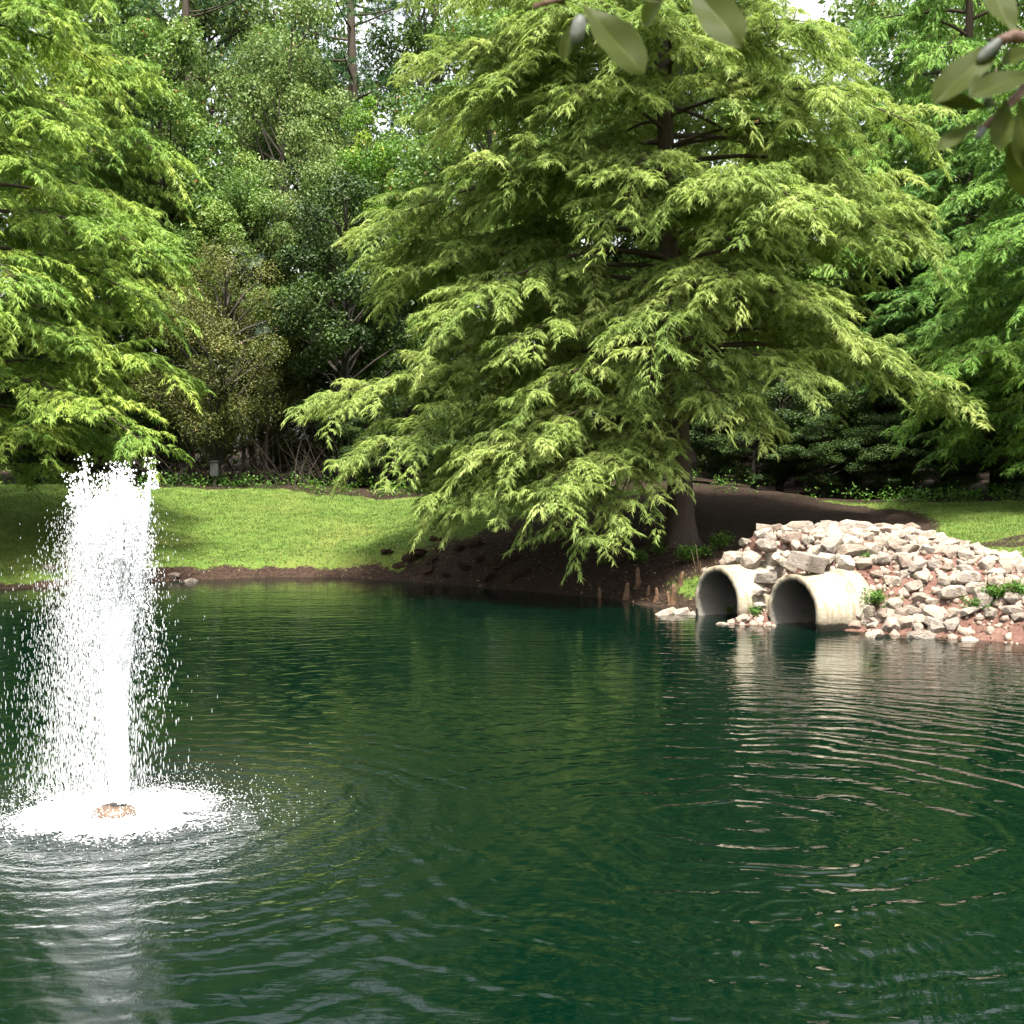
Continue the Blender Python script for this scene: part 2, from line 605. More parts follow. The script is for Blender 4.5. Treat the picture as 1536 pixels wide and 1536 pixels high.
_ix = np.arange(-14, 14.001, 0.08)
_iy = np.arange(16, 40.001, 0.08)
_GX, _GY = np.meshgrid(_ix, _iy)
_S_TAB = shore_dist(_GX, _GY)
_Z_TAB = None
_shore_exact, _ground_exact = shore_dist, ground_z


def _table(tab, exact, x, y):
    x = np.asarray(x, float)
    y = np.asarray(y, float)
    x, y = np.broadcast_arrays(x, y)
    inside = (x > -13.9) & (x < 13.9) & (y > 16.1) & (y < 39.9)
    out = np.empty(x.shape)
    if inside.any():
        fx = (x[inside] + 14) / 0.08
        fy = (y[inside] - 16) / 0.08
        i, j = fx.astype(int), fy.astype(int)
        a, b = fx - i, fy - j
        out[inside] = (tab[j, i] * (1 - a) + tab[j, i + 1] * a) * (1 - b) + (tab[j + 1, i] * (1 - a) + tab[j + 1, i + 1] * a) * b
    if (~inside).any():
        out[~inside] = exact(x[~inside], y[~inside])
    return out


def shore_dist(x, y):
    return _table(_S_TAB, _shore_exact, x, y)


_Z_TAB = _ground_exact(_GX, _GY)


def ground_z(x, y):
    return _table(_Z_TAB, _ground_exact, x, y)


# pipes: opening centre and direction into the bank
AX = np.array([0.89, 0.456, 0.0])
AX = AX / np.linalg.norm(AX)
PIPES = [np.array([2.97, 20.75, 0.20]), np.array([3.87, 19.72, 0.17])]


def bore_dist(P):
    """Distance from the nearer pipe axis, for points beyond its opening."""
    best = np.full(P.shape[:-1], 1e9)
    for o in PIPES:
        v = P - o
        a = v @ AX
        r = np.linalg.norm(v - a[..., None] * AX, axis=-1)
        best = np.minimum(best, np.where((a > -0.05) & (a < 3.0), r, 1e9))
    return best


def axis_coords(segs):
    out = [np.array([segs[0][0]])]
    for a, b, st in segs:
        n = max(1, int(round((b - a) / st)))
        out.append(np.linspace(a, b, n + 1)[1:])
    return np.concatenate(out)


def grid_mesh(xs, ys, zf):
    X, Y = np.meshgrid(xs, ys)
    Z = zf(X, Y)
    V = np.stack([X, Y, Z], -1).reshape(-1, 3)
    nx, ny = len(xs), len(ys)
    i = (np.arange(ny - 1)[:, None] * nx + np.arange(nx - 1)[None, :]).ravel()
    F = np.stack([i, i + 1, i + nx + 1, i + nx], -1)
    return V, F


xs = axis_coords([(-400, -100, 60), (-100, -20, 5), (-20, -11, 0.6), (-11, 10, 0.11), (10, 20, 0.6), (20, 100, 5), (100, 400, 60)])
ys = axis_coords([(-60, 0, 8), (0, 16, 1.0), (16, 29, 0.11), (29, 38, 0.3), (38, 80, 2.0), (80, 500, 35)])
GV, GF = grid_mesh(xs, ys, ground_z)
cen = GV[GF].mean(1)
GF = GF[bore_dist(cen) > R_IN + 0.05]
TRUNK = px(1022, 808, 25.0)
TRUNK[2] = float(ground_z(TRUNK[0], TRUNK[1]))


def grass_amount(x, y):
    s = shore_dist(x, y)
    edge = np.interp(x, [-12, -6, -2, 2, 6, 10], [35.5, 35, 34, 32, 30.5, 29.5])
    near = np.where(x < -2.0, 0.05, 0.2)
    g = sstep(near, near + 0.45, s + 0.2 * wob(x * 1.7, y * 1.7)) * (1 - sstep(-0.4, 0.6, y - edge + 0.6 * wob(x, y)))
    # bare litter beneath the cypress, and the broken bank before it
    e = ((x - 3.6) / 4.4) ** 2 + ((y - 27.0) / 4.6) ** 2
    g = g * sstep(0.75, 1.15, e + 0.12 * wob(x * 1.3, y * 1.3))
    bank = np.exp(-((x + 0.6) / 1.5) ** 2) * (1 - sstep(1.2, 2.6, s))
    g = g * (1 - 0.75 * np.clip(bank, 0, 1))
    e2 = ((x - 8.6) / 1.0) ** 2 + ((y - 23.5) / 0.7) ** 2
    return g * (0.35 + 0.65 * sstep(0.5, 1.3, e2))


gs = shore_dist(GV[:, 0], GV[:, 1])
clay = np.clip(sstep(2.9, 4.2, GV[:, 0]) * (1 - sstep(1.2, 2.6, gs)), 0, 1) * 0.8
clay = np.maximum(clay, 0.08 * (1 - sstep(0.3, 1.0, gs)) * (GV[:, 0] < -2.2))
ground = obj("ground", mesh("ground", GV, GF, M["ground"], {"grass": grass_amount(GV[:, 0], GV[:, 1]), "clay": clay}, True))
props(ground, kind="structure")

WV = np.array([[-60, -3, 0], [60, -3, 0], [60, 60, 0], [-60, 60, 0]], float)
wp = POLY - POLY.mean(0)
wp = POLY.mean(0) + wp * 1.0
nrm = np.roll(POLY, -1, 0) - np.roll(POLY, 1, 0)
nrm = unit(np.stack([nrm[:, 1], -nrm[:, 0]], -1))
sgn = np.sign(shore_dist(POLY[:, 0] + nrm[:, 0] * .3, POLY[:, 1] + nrm[:, 1] * .3))
wide = POLY + nrm * sgn[:, None] * 0.9
ctr = np.array([0.0, 12.0])
# the sheet runs a little way under the bank and on into the two pipes
extra = np.concatenate([wide, [o[:2] + AX[:2] * 2.6 for o in PIPES]])
angs = np.arctan2(wide[:, 1] - ctr[1], wide[:, 0] - ctr[0])
V = np.column_stack([np.vstack([ctr, wide]), np.zeros(len(wide) + 1)])
n = len(wide)
T = np.stack([np.zeros(n, int), 1 + np.arange(n), 1 + (np.arange(n) + 1) % n], -1)
pond = obj("pond", mesh("pond", V, T, M["water"]))
props(pond, kind="structure")

# ------------------------------------------------------------------ concrete pipes
def pipe_mesh():
    seg, L = 48, 3.0
    th = np.linspace(0, 2 * math.pi, seg, endpoint=False)
    prof = [(0.02, R_IN), (0.0, R_IN + 0.02), (0.0, R_OUT - 0.015), (0.015, R_OUT), (0.5, R_OUT), (0.86, R_OUT), (L, R_OUT), (L, R_IN), (1.2, R_IN), (0.5, R_IN)]
    V, m = [], len(prof)
    for a, r in prof:
        rr = r * (1 + 0.006 * np.sin(th * 3 + a * 4))
        wear = np.abs(np.random.default_rng(17).normal(size=seg)) ** 2 * 0.007 if a < 0.03 else 0.0
        V.append(np.stack([np.full(seg, a) + wear, rr * np.cos(th), rr * np.sin(th)], -1))
    V = np.concatenate(V)
    i = np.arange(m)[:, None]
    j = np.arange(seg)[None, :]
    Q = np.stack([i * seg + j, i * seg + (j + 1) % seg, ((i + 1) % m) * seg + (j + 1) % seg, ((i + 1) % m) * seg + j], -1).reshape(-1, 4)
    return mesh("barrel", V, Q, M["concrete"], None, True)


def collar_mesh():
    seg = 40
    th = np.linspace(0, 2 * math.pi, seg, endpoint=False)
    prof = [(0.70, R_OUT + 0.004), (0.72, R_OUT + 0.045), (0.96, R_OUT + 0.05), (0.99, R_OUT + 0.004)]
    V = np.concatenate([np.stack([np.full(seg, a) + 0.012 * np.sin(5 * th), r * np.cos(th), r * np.sin(th)], -1) for a, r in prof])
    i = np.arange(len(prof) - 1)[:, None]
    j = np.arange(seg)[None, :]
    Q = np.stack([i * seg + j, i * seg + (j + 1) % seg, (i + 1) * seg + (j + 1) % seg, (i + 1) * seg + j], -1).reshape(-1, 4)
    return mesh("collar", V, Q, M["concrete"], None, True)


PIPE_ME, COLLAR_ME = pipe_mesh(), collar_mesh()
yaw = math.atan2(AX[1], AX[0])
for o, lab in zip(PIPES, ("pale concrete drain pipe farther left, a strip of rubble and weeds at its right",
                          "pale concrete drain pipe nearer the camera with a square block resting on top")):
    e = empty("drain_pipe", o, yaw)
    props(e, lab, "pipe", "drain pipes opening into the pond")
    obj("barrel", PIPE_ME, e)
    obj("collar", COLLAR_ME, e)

# ------------------------------------------------------------------ the stone mound
def y_shore(x):
    return np.interp(x, [p[0] for p in SHORE[5:13]], [p[1] for p in SHORE[5:13]])


def mound_z(x, y):
    x = np.asarray(x, float)
    y = np.asarray(y, float)
    front = np.maximum(y_shore(x) + 0.1, (12.95 - 0.89 * x) / 0.456)
    w = np.interp(x, [3.6, 4.4, 5.4, 8], [0.75, 1.1, 2.3, 2.8])
    top = np.interp(x, [2.95, 3.3, 3.75, 5.0, 6.0, 6.7, 7.4, 8.2, 9.4], [-0.3, 0.72, 1.2, 1.26, 1.16, 0.98, 0.76, 0.5, 0.1])
    t = np.clip((y - front) / w, 0, 1)
    pr = np.sin(t * math.pi / 2) ** 0.85
    back = 1 - sstep(21.9, 23.4, y)
    z = -0.25 + (top + 0.25) * pr * back
    # small spit of rubble between the two openings
    sp = 0.24 * np.exp(-(((x - 3.5) / 0.36) ** 2 + ((y - 20.45) / 0.42) ** 2)) - 0.06
    z = np.maximum(z, sp)
    return z + 0.03 * wob(x * 7, y * 7)


def surf_z(x, y):
    return np.maximum(mound_z(x, y), ground_z(x, y))


mound = empty("stone_mound", (5.2, 20.8, 0.0))
props(mound, "mound of pale broken stones on red soil around the pipes", "stone mound")
off = np.array([5.2, 20.8, 0.0])
MV, MF = grid_mesh(np.arange(2.7, 9.6, 0.07), np.arange(17.9, 24.0, 0.07), mound_z)
keep = (MV[MF][:, :, 2].max(1) > ground_z(MV[MF][:, :, 0].mean(1), MV[MF][:, :, 1].mean(1)) - 0.12) & (MV[MF][:, :, 2].max(1) > -0.15)
keep &= bore_dist(MV[MF].mean(1)) > R_IN + 0.04
core = obj("soil_core", mesh("soil_core", MV - off, MF[keep], M["ground"],
                             {"grass": np.zeros(len(MV)), "clay": np.full(len(MV), 0.95)}, True), mound)

import bmesh


def stone_mesh(seed, k=26, blocky=False):
    r = np.random.default_rng(seed)
    P = unit(r.normal(size=(k, 3)))
    e = r.uniform(0.45, 0.8) if not blocky else 0.35
    P = np.sign(P) * np.abs(P) ** e
    P = P / np.abs(P).max() * r.uniform(0.82, 1.08, (k, 1)) * [1.0, r.uniform(.68, .92), r.uniform(.52, .8)]
    bm = bmesh.new()
    for p in P:
        bm.verts.new(p)
    bmesh.ops.convex_hull(bm, input=bm.verts)
    for v in [v for v in bm.verts if not v.link_faces]:
        bm.verts.remove(v)
    if not blocky:
        bmesh.ops.smooth_vert(bm, verts=bm.verts, factor=0.18, use_axis_x=True, use_axis_y=True, use_axis_z=True)
    me = bpy.data.meshes.new("stone")
    bm.to_mesh(me)
    bm.free()
    me.materials.append(M["stone"])
    return me


STONES = [stone_mesh(100 + i, 18 + (i % 4) * 5) for i in range(16)]


def block_mesh():
    g = np.random.default_rng(9)
    bm = bmesh.new()
    bmesh.ops.create_cube(bm, size=2)
    for v in bm.verts:
        v.co = [c * g.uniform(.86, 1.06) for c in v.co]
    bmesh.ops.bevel(bm, geom=list(bm.edges), offset=.09, segments=2, affect='EDGES')
    me = bpy.data.meshes.new("block")
    bm.to_mesh(me)
    bm.free()
    me.materials.append(M["stone"])
    return me


BLOCK = block_mesh()
sr = np.random.default_rng(5)


def put_stone(p, r, parent, base, flat=1.0, me=None):
    sc = np.array([r * sr.uniform(0.9, 1.35), r * sr.uniform(.85, 1.1), r * sr.uniform(.75, 1.05) * flat])
    return obj("stone", me or STONES[sr.integers(len(STONES))], parent, np.asarray(p) - base,
               (sr.uniform(-.4, .4), sr.uniform(-.4, .4), sr.uniform(0, 6.28)), sc)


placed = []
tries = 0
SIZES = np.concatenate([sr.uniform(.17, .22, 40), sr.uniform(.12, .17, 160), sr.uniform(.09, .13, 50)])
for r in SIZES:
    for k in range(90):
        x = sr.uniform(3.05, 8.1)
        y = sr.uniform(18.0, 22.6)
        zm = float(mound_z(x, y))
        zg = float(ground_z(x, y))
        if zm < zg - 0.05 or zm < -0.05 or (x < 4.75 and y < (12.75 - 0.89 * x) / 0.456):
            continue
        if wob(x * 1.25 + 1.0, y * 1.9) > 0.5 and x > 5.3 and r > .11 and y < 21.6:
            continue
        z = max(zm, zg)
        p = np.array([x, y, z + r * 0.22])
        if bore_dist(p[None])[0] < R_OUT + r * 0.55:
            continue
        if any((p[0] - q[0]) ** 2 + (p[1] - q[1]) ** 2 + (p[2] - q[2]) ** 2 < ((r + s) * 0.46) ** 2 for q, s in placed):
            continue
        placed.append((p, r))
        put_stone(p, r, mound, off)
        break
# stones piled over the pipes and along the crest, read off the photograph
for (u, v, d, r) in [(1143, 868, 20.95, .17), (1128, 842, 21.1, .17), (1150, 800, 21.6, .2), (1172, 812, 21.5, .19), (1192, 806, 21.6, .2), (1213, 795, 21.8, .2),
                     (1236, 802, 21.8, .2), (1160, 838, 21.0, .2), (1184, 836, 20.9, .18), (1203, 822, 21.1, .2), (1228, 825, 21.1, .22), (1256, 818, 21.2, .22),
                     (1250, 841, 20.75, .19), (1276, 848, 20.5, .2), (1168, 858, 20.6, .14), (1150, 885, 20.55, .1), (1290, 800, 21.8, .2), (1330, 796, 21.9, .2),
                     (1365, 796, 21.9, .18), (1262, 796, 21.9, .17), (1118, 928, 20.15, .10), (1140, 908, 20.3, .09)]:
    put_stone(px(u, v, d), r, mound, off)
blk = obj("block", BLOCK, mound, px(1211, 843, 19.84) - off, (0.22, 0.16, 0.75), (.22, .19, .11))
blk["label"] = "square cut block lying on the pipe"

for (u, v, d, r) in [(1146, 866, 20.5, .19), (1127, 840, 20.85, .19), (1166, 842, 20.55, .19), (1150, 818, 20.9, .2), (1184, 848, 20.3, .15), (1240, 838, 20.2, .18), (1262, 836, 20.3, .19),
                     (1172, 872, 20.15, .11), (1140, 888, 20.35, .12)]:
    put_stone(px(u, v, d), r, mound, off)

# small rubble between the stones
sp = Soup()
hull_v = np.array([[1, .1, .3], [-.8, .5, .2], [-.3, -.9, .1], [.3, .5, .7], [-.3, -.1, .75], [.5, -.5, .5], [0, .7, -.4], [.4, -.3, -.6], [-.5, -.2, -.5]])
bm = bmesh.new()
for v in hull_v:
    bm.verts.new(v)
bmesh.ops.convex_hull(bm, input=bm.verts)
bm.verts.index_update()
HF = np.array([[v.index for v in f.verts] for f in bm.faces])
bm.free()
for _ in range(5200):
    x, y = sr.uniform(3.0, 9.2), sr.uniform(17.9, 22.9)
    zm, zg = float(mound_z(x, y)), float(ground_z(x, y))
    if (zm < zg - .05 and sr.random() > .12) or max(zm, zg) < -.02:
        continue
    p = np.array([x, y, max(zm, zg)])
    if bore_dist(p[None])[0] < R_OUT:
        continue
    a = sr.uniform(0, 6.28)
    s = sr.uniform(.025, .05) if sr.random() < .6 else sr.uniform(.05, .10)
    rot = np.array(Matrix(Euler((a, sr.uniform(0, 6.28), sr.uniform(0, 6.28))).to_matrix()))
    Vv = hull_v * s * sr.uniform(.7, 1.3, 3)
    sp.add(Vv @ rot + p - off, HF)
ob = obj("rubble", sp.build("rubble", M["stone"]), mound)
ob["kind"] = "stuff"

def on_surface(u, v, d0=17.5, d1=30.0):
    """Where the line of sight through u, v first meets the ground or the mound."""
    ds = np.arange(d0, d1, .04)
    P = np.array([px(u, v, d) for d in ds])
    hit = np.nonzero(P[:, 2] < np.maximum(surf_z(P[:, 0], P[:, 1]), -.02))[0]
    return P[hit[0]] if len(hit) else P[-1]


for k, u in enumerate(range(1268, 1432, 9)):
    q = on_surface(u + 4 * math.sin(k * 2.3), 930 + 11 * math.sin(k * 1.7) + .05 * (u - 1268))
    r = .10 + .06 * abs(math.sin(k * 3.7))
    put_stone(q + [0, 0, r * .25], r, mound, off)

# loose stones lying apart from the mound
def loose(u, v, d, r, label, flat=.8):
    p = px(u, v, d)
    z = max(float(ground_z(p[0], p[1])), -0.06)
    o = put_stone((p[0], p[1], z + r * .25), r, None, np.zeros(3), flat)
    props(o, label, "stone", "loose stones at the waterline")


loose(1000, 908, 21.35, .2, "flat pale stone at the water, farthest left of the pipes")
loose(1020, 899, 21.45, .2, "white stone between the flat pale stone and the left pipe")
loose(1036, 892, 21.35, .15, "rounded pale stone touching the left pipe's rim")
loose(1038, 916, 20.9, .08, "small white pebble in the water before the left pipe")
loose(1085, 936, 20.15, .13, "low brown stone in the water between the two pipes", .6)
loose(1428, 938, 18.9, .16, "white stone at the waterline below the mound's right half")
loose(1528, 945, 18.6, .12, "pale stone at the right edge of the picture by the water")
loose(286, 860, 26.6, .17, "pale stone on the far shore just right of the fountain spray")
loose(262, 855, 26.8, .13, "small grey stone on the far shore beside the fountain spray")
loose(105, 862, 26.2, .2, "large stone on the far shore seen through the spray, leftmost")
loose(75, 868, 26.0, .15, "pinkish stone on the far shore behind the spray's left side")
loose(160, 860, 26.5, .16, "stone on the far shore right behind the fountain column")

# ------------------------------------------------------------------ foliage generators
UP = np.array([0, 0, 1.0])


def fronds(S, B, D, L, W, tint, rng):
    """Narrow feather-like sprays: bases B, directions D (n,3)."""
    n = len(B)
    side = unit(np.cross(D, unit(rng.normal(size=(n, 3)) * .55 + UP)))
    L = np.asarray(L)[:, None]
    W = np.asarray(W)[:, None]
    tip = B + D * L - UP * L * .15
    V = np.stack([B - side * W * .5, B + side * W * .5, tip], 1)
    S.add(V.reshape(-1, 3), np.arange(n)[:, None] * 3 + np.array([[0, 1, 2]]), None, np.repeat(tint, 3))


def cypress(name, seed, limbs, trunk_path, trunk_rad, leaf, bark, dens=1.0, frond_len=.12, frond_w=.024, flare=None):
    """limbs: list of (start point, azimuth, length, rise, droop). Returns trunk and crown meshes."""
    rng = np.random.default_rng(seed)
    wood, fol = Soup(), Soup()
    wood.tube(trunk_path, trunk_rad, 14, True, flare)
    for (P0, az, L, rise, droop) in limbs:
        P0 = np.asarray(P0, float)
        dh = np.array([math.sin(az), math.cos(az), 0])
        sd = np.array([dh[1], -dh[0], 0])
        curl = rng.normal() * .12
        limb_t = rng.uniform(0, 1)

        def path(t):
            t = np.asarray(t)[..., None]
            return P0 + dh * L * t + sd * (curl * L * t * t) + UP * L * (rise * t - droop * t * t)

        tt = np.linspace(0, 1, 8)
        wood.tube(path(tt), np.linspace(.014 + .008 * L, .004, 8), 5, False)
        step = .135
        pos = np.arange(.34 * L, L, step) + rng.uniform(-.05, .05)
        for q, a in enumerate(pos):
            t = a / L
            sgn = 1 if q % 2 else -1
            ang = R(rng.uniform(42, 70))
            if rng.random() < .12:
                continue
            d2 = unit(dh * math.cos(ang) + sd * sgn * math.sin(ang) + UP * rng.uniform(-.28, .42))
            env = math.sin(math.pi * min(1, .18 + .78 * t)) ** .7
            l2 = (.30 * L * env + .25) * rng.uniform(.5, 1.25)
            l2 = min(l2, 1.5)
            sec(wood, fol, path(np.array(t)), d2, l2, rng, dens, limb_t, frond_len, frond_w)
        d2 = unit(path(np.array(1.0)) - path(np.array(.93)))
        sec(wood, fol, path(np.array(.9)), d2, .55 + .05 * L, rng, dens, limb_t, frond_len, frond_w)
    return wood.build(name + "_trunk", bark, True), fol.build(name + "_crown", leaf)


def sec(wood, fol, P, d, l2, rng, dens, limb_t, fl, fw):
    drp = rng.uniform(.15, .6)

    def spath(u):
        u = np.asarray(u)[..., None]
        return P + d * l2 * u - UP * l2 * drp * u * u

    wood.tube(spath(np.linspace(0, 1, 4)), np.linspace(.011, .003, 4), 3, False)
    n = max(5, int(l2 / .066 * dens))
    u = np.linspace(.06, 1.0, n) + rng.uniform(-.02, .02, n)
    base = spath(u)
    sg = np.where(np.arange(n) % 2, 1.0, -1.0)[:, None]
    perp = unit(np.cross(d, UP))
    up_j = rng.uniform(-.35, .85, n)[:, None]
    td = unit(d * rng.uniform(.45, .95, n)[:, None] + perp * sg * rng.uniform(.45, 1.0, n)[:, None] + UP * up_j)
    tl = rng.uniform(.13, .31, n) * (1.15 - .35 * u)
    m = 12
    v = np.linspace(.06, 1, m)[None, :, None]
    q = base[:, None, :] + td[:, None, :] * (tl[:, None, None] * v) - UP * (tl[:, None, None] * .6 * v * v)
    tang = unit(td[:, None, :] - UP * 1.5 * .6 * v)
    pp = unit(np.cross(tang, UP))
    out = []
    for s in (-1, 1):
        fd = unit(tang * .75 + pp * s * rng.uniform(.35, .85, (n, m, 1)) - UP * rng.uniform(.1, .55, (n, m, 1)) + rng.normal(size=(n, m, 3)) * .24)
        out.append((q, fd))
    B = np.concatenate([o[0].reshape(-1, 3) for o in out])
    D = np.concatenate([o[1].reshape(-1, 3) for o in out])
    k = len(B)
    tint = np.clip(.42 + .24 * (limb_t - .5) + rng.normal() * .2 + rng.normal(size=k) * .12, 0, 1)
    fronds(fol, B, D, fl * rng.uniform(.65, 1.3, k), fw * rng.uniform(.75, 1.3, k), tint, rng)


def add_tree(name, loc, rz, parts, label, cat, group=None, scale=1.0, mats=None):
    e = empty(name, loc, rz)
    e.scale = (scale,) * 3 if not hasattr(scale, "__len__") else scale
    props(e, label, cat, group)
    for pn, me in parts.items():
        o = obj(pn, me, e)
        if pn in ("crown", "foliage", "needles"):
            o["kind"] = "stuff"
        if mats and pn in mats:
            o.material_slots[0].link = 'OBJECT'
            o.material_slots[0].material = mats[pn]
    return e


# ------------------------------------------------------------------ the big cypress
rc = np.random.default_rng(21)
zs = np.array([0, .25, .6, 1.2, 2.5, 5, 8, 11, 14, 16.5])
tp = np.column_stack([-.042 * zs + .02 * np.sin(zs), .02 * zs, zs - .1])
tr = np.array([.38, .31, .255, .22, .195, .17, .135, .10, .06, .02])
flare = lambda i, th: 1 + .17 * np.exp(-i / 1.6) * np.cos(5 * th + .7) + .05 * np.cos(9 * th + i)
limbs = []


def at_trunk(h):
    return np.array([np.interp(h, zs, tp[:, 0]), np.interp(h, zs, tp[:, 1]), h])


def to_target(P, h, rise=.15):
    """A limb from height h on the trunk whose tip lands on world point P."""
    s = at_trunk(h)
    v = np.asarray(P) - TRUNK - s
    L = float(np.hypot(v[0], v[1]))
    return (s, math.atan2(v[0], v[1]), L, rise, rise - v[2] / L)


h = 2.5
k = 0
az = 0.3
while h < 15.6:
    zabs = h + TRUNK[2]
    Rr = np.interp(zabs, [2.6, 3.6, 5, 6.5, 8.5, 10.5, 13, 16.5], [4.6, 5.5, 5.1, 5.0, 4.5, 3.9, 2.6, .5])
    az += 2.4 + rc.normal() * .2
    L = Rr * rc.uniform(.78, 1.08)
    if math.cos(az) < -.3:
        L *= .88          # shorter towards the water
    low = sstep(5.5, 2.2, h) if False else float(np.clip((5.5 - h) / 3.3, 0, 1))
    right = math.sin(az)
    if right > 0 and zabs > 8.8:
        L *= 1 - .5 * right * min(1, (zabs - 8.8) / 1.5)
    if right > .2 and h < 5.0:
        L *= .84
    if not (h < 3.5 and right > .15) and not (h < 3.9 and math.cos(az) < -.25):
        limbs.append((at_trunk(h), az, L, rc.uniform(.08, .38) - .05 * low, rc.uniform(.22, .5) + .12 * low))
    h += .105 if h < 10 else .13
for (u, v, d, hh, ri) in [(470, 600, 24.6, 2.9, .2), (520, 690, 24.0, 2.5, .12), (545, 340, 24.5, 6.2, .25), (700, 770, 23.2, 2.0, .12), (640, 760, 23.8, 2.1, .1),
                          (845, 815, 22.4, 1.9, .1), (885, 790, 22.6, 1.9, .1), (790, 765, 22.8, 2.0, .12), (715, 738, 22.9, 2.0, .12), (755, 742, 22.6, 1.9, .12), (672, 742, 23.5, 2.0, .12), (830, 740, 22.3, 2.0, .12), (700, 690, 22.8, 2.5, .15), (780, 680, 22.2, 2.6, .15),
                          (1150, 640, 22.8, 2.7, .15), (985, 665, 22.8, 2.4, .12), (1240, 570, 22.4, 3.3, .15), (1440, 600, 26.0, 3.4, .2),
                          (1000, 480, 21.8, 4.4, .2), (860, 590, 21.9, 3.2, .18), (1200, 470, 22.3, 4.4, .2), (620, 120, 24.6, 8.6, .25), (1400, 370, 24.5, 5.9, .22),
                          (590, 420, 24.6, 5.0, .22), (930, 330, 22.2, 5.9, .22), (1120, 330, 22.3, 5.8, .22), (1060, 150, 22.8, 7.8, .22), (880, 170, 22.6, 7.8, .22), (1280, 260, 23.4, 6.9, .22), (1000, 60, 23.2, 8.8, .2), (1180, 150, 23.2, 7.9, .2), (760, 300, 23.2, 6.4, .22), (720, 130, 23.6, 8.2, .22), (750, 520, 22.8, 4.0, .18), (1085, 600, 22.4, 3.0, .14)]:
    limbs.append(to_target(px(u, v, d), hh, ri))
tm, cm = cypress("cypress", 31, limbs, tp, tr, M["cyp"], M["bark_cyp"], 1.5, .098, .0185, flare)
add_tree("bald_cypress", TRUNK, 0, {"trunk": tm, "crown": cm}, "large light green bald cypress with drooping feathery sprays on the bank behind the pipes", "tree")

# ------------------------------------------------------------------ other cypresses
def cypress_generic(name, seed, H, h0, env_z, env_r, leaf, dz=.12, fl=.14, fw=.032, dens=.9):
    r = np.random.default_rng(seed)
    zz = np.linspace(0, H, 9)
    path = np.column_stack([.03 * np.sin(zz * .5) * zz * .3, .02 * zz, zz])
    rad = np.interp(zz / H, [0, .06, .3, 1], [.30, .22, .17, .02])
    L_ = []
    hh, a = h0, r.uniform(0, 6)
    while hh < H - .4:
        a += 2.4 + r.normal() * .25
        L = np.interp(hh, env_z, env_r) * r.uniform(.7, 1.1)
        L_.append((np.array([np.interp(hh, zz, path[:, 0]), np.interp(hh, zz, path[:, 1]), hh]), a, L, r.uniform(.15, .32), r.uniform(.28, .5)))
        hh += dz
    return cypress(name, seed + 1, L_, path, rad, leaf, M["bark_cyp"], dens, fl, fw)


t2, c2 = cypress_generic("cypress_b", 51, 14.0, 1.6, [1.5, 3.5, 6.5, 9, 12, 14], [3.4, 4.6, 4.3, 3.6, 1.9, .3], M["cyp_left"], .145, .11, .0235, 1.05)
gz = lambda x, y: float(ground_z(x, y))


def place(u, d):
    x = (u - CX) / FPX * d
    return (x, d, gz(x, d) - .05)


add_tree("bald_cypress", place(-85, 27.3), .4, {"trunk": t2, "crown": c2}, "yellow green cypress cut by the left edge, low sprays behind the fountain", "tree", "smaller cypresses round the pond", 1.0)
add_tree("bald_cypress", place(40, 38.0), 2.2, {"trunk": t2, "crown": c2}, "taller yellow green cypress in the upper left corner behind the low one", "tree", "smaller cypresses round the pond", (1.1, 1.1, 1.3))
add_tree("bald_cypress", place(1625, 27.5), 3.9, {"trunk": t2, "crown": c2}, "fresh green cypress cut by the right edge above the lit lawn", "tree", "smaller cypresses round the pond", (.72, .72, .80), {"crown": M["cyp_right"]})
add_tree("bald_cypress", place(1440, 36.0), 5.2, {"trunk": t2, "crown": c2}, "tall fresh green cypress in the upper right, right of the large cypress", "tree", "smaller cypresses round the pond", (.95, .95, 1.35), {"crown": M["cyp_right"]})
add_tree("bald_cypress", place(1500, 33.5), 1.1, {"trunk": t2, "crown": c2}, "deep green cypress at the right, below the tall fresh green one", "tree", "smaller cypresses round the pond", (.85, .85, .72), {"crown": M["cyp_blue"]})

# ------------------------------------------------------------------ broadleaved trees, shrubs, pines
def leaves(S, P, N, L, W, tint, rng):
    """Folded two-triangle leaves at P facing N."""
    n = len(P)
    d = unit(np.cross(N, rng.normal(size=(n, 3))))
    s = np.cross(N, d)
    L = np.asarray(L)[:, None]
    W = np.asarray(W)[:, None]
    V = np.stack([P - d * L * .5, P + s * W * .5 + N * W * .18, P + d * L * .5, P - s * W * .5 + N * W * .18], 1)
    i = np.arange(n)[:, None] * 4
    S.add(V.reshape(-1, 3), np.concatenate([i + np.array([[0, 1, 2]]), i + np.array([[0, 2, 3]])]), None, np.repeat(tint, 4))


def clump_leaves(S, C, rad, n, size, rng, flat=.75, tint0=None, up=.5):
    dirs = unit(rng.normal(size=(n, 3)) + np.array([0, 0, .35]))
    P = C + dirs * [rad, rad, rad * flat] * (rng.uniform(0, 1, (n, 1)) ** .45)
    N = unit(dirs * .5 + UP * up + rng.normal(size=(n, 3)) * .6)
    t0 = rng.normal() * .14 + .42 if tint0 is None else tint0
    tint = np.clip(t0 + rng.normal(size=n) * .12, 0, .98)
    tint = np.where(rng.random(n) > .992, 1.0, tint)
    L = size * rng.uniform(.7, 1.3, n)
    leaves(S, P, N, L, L * .55, tint, rng)


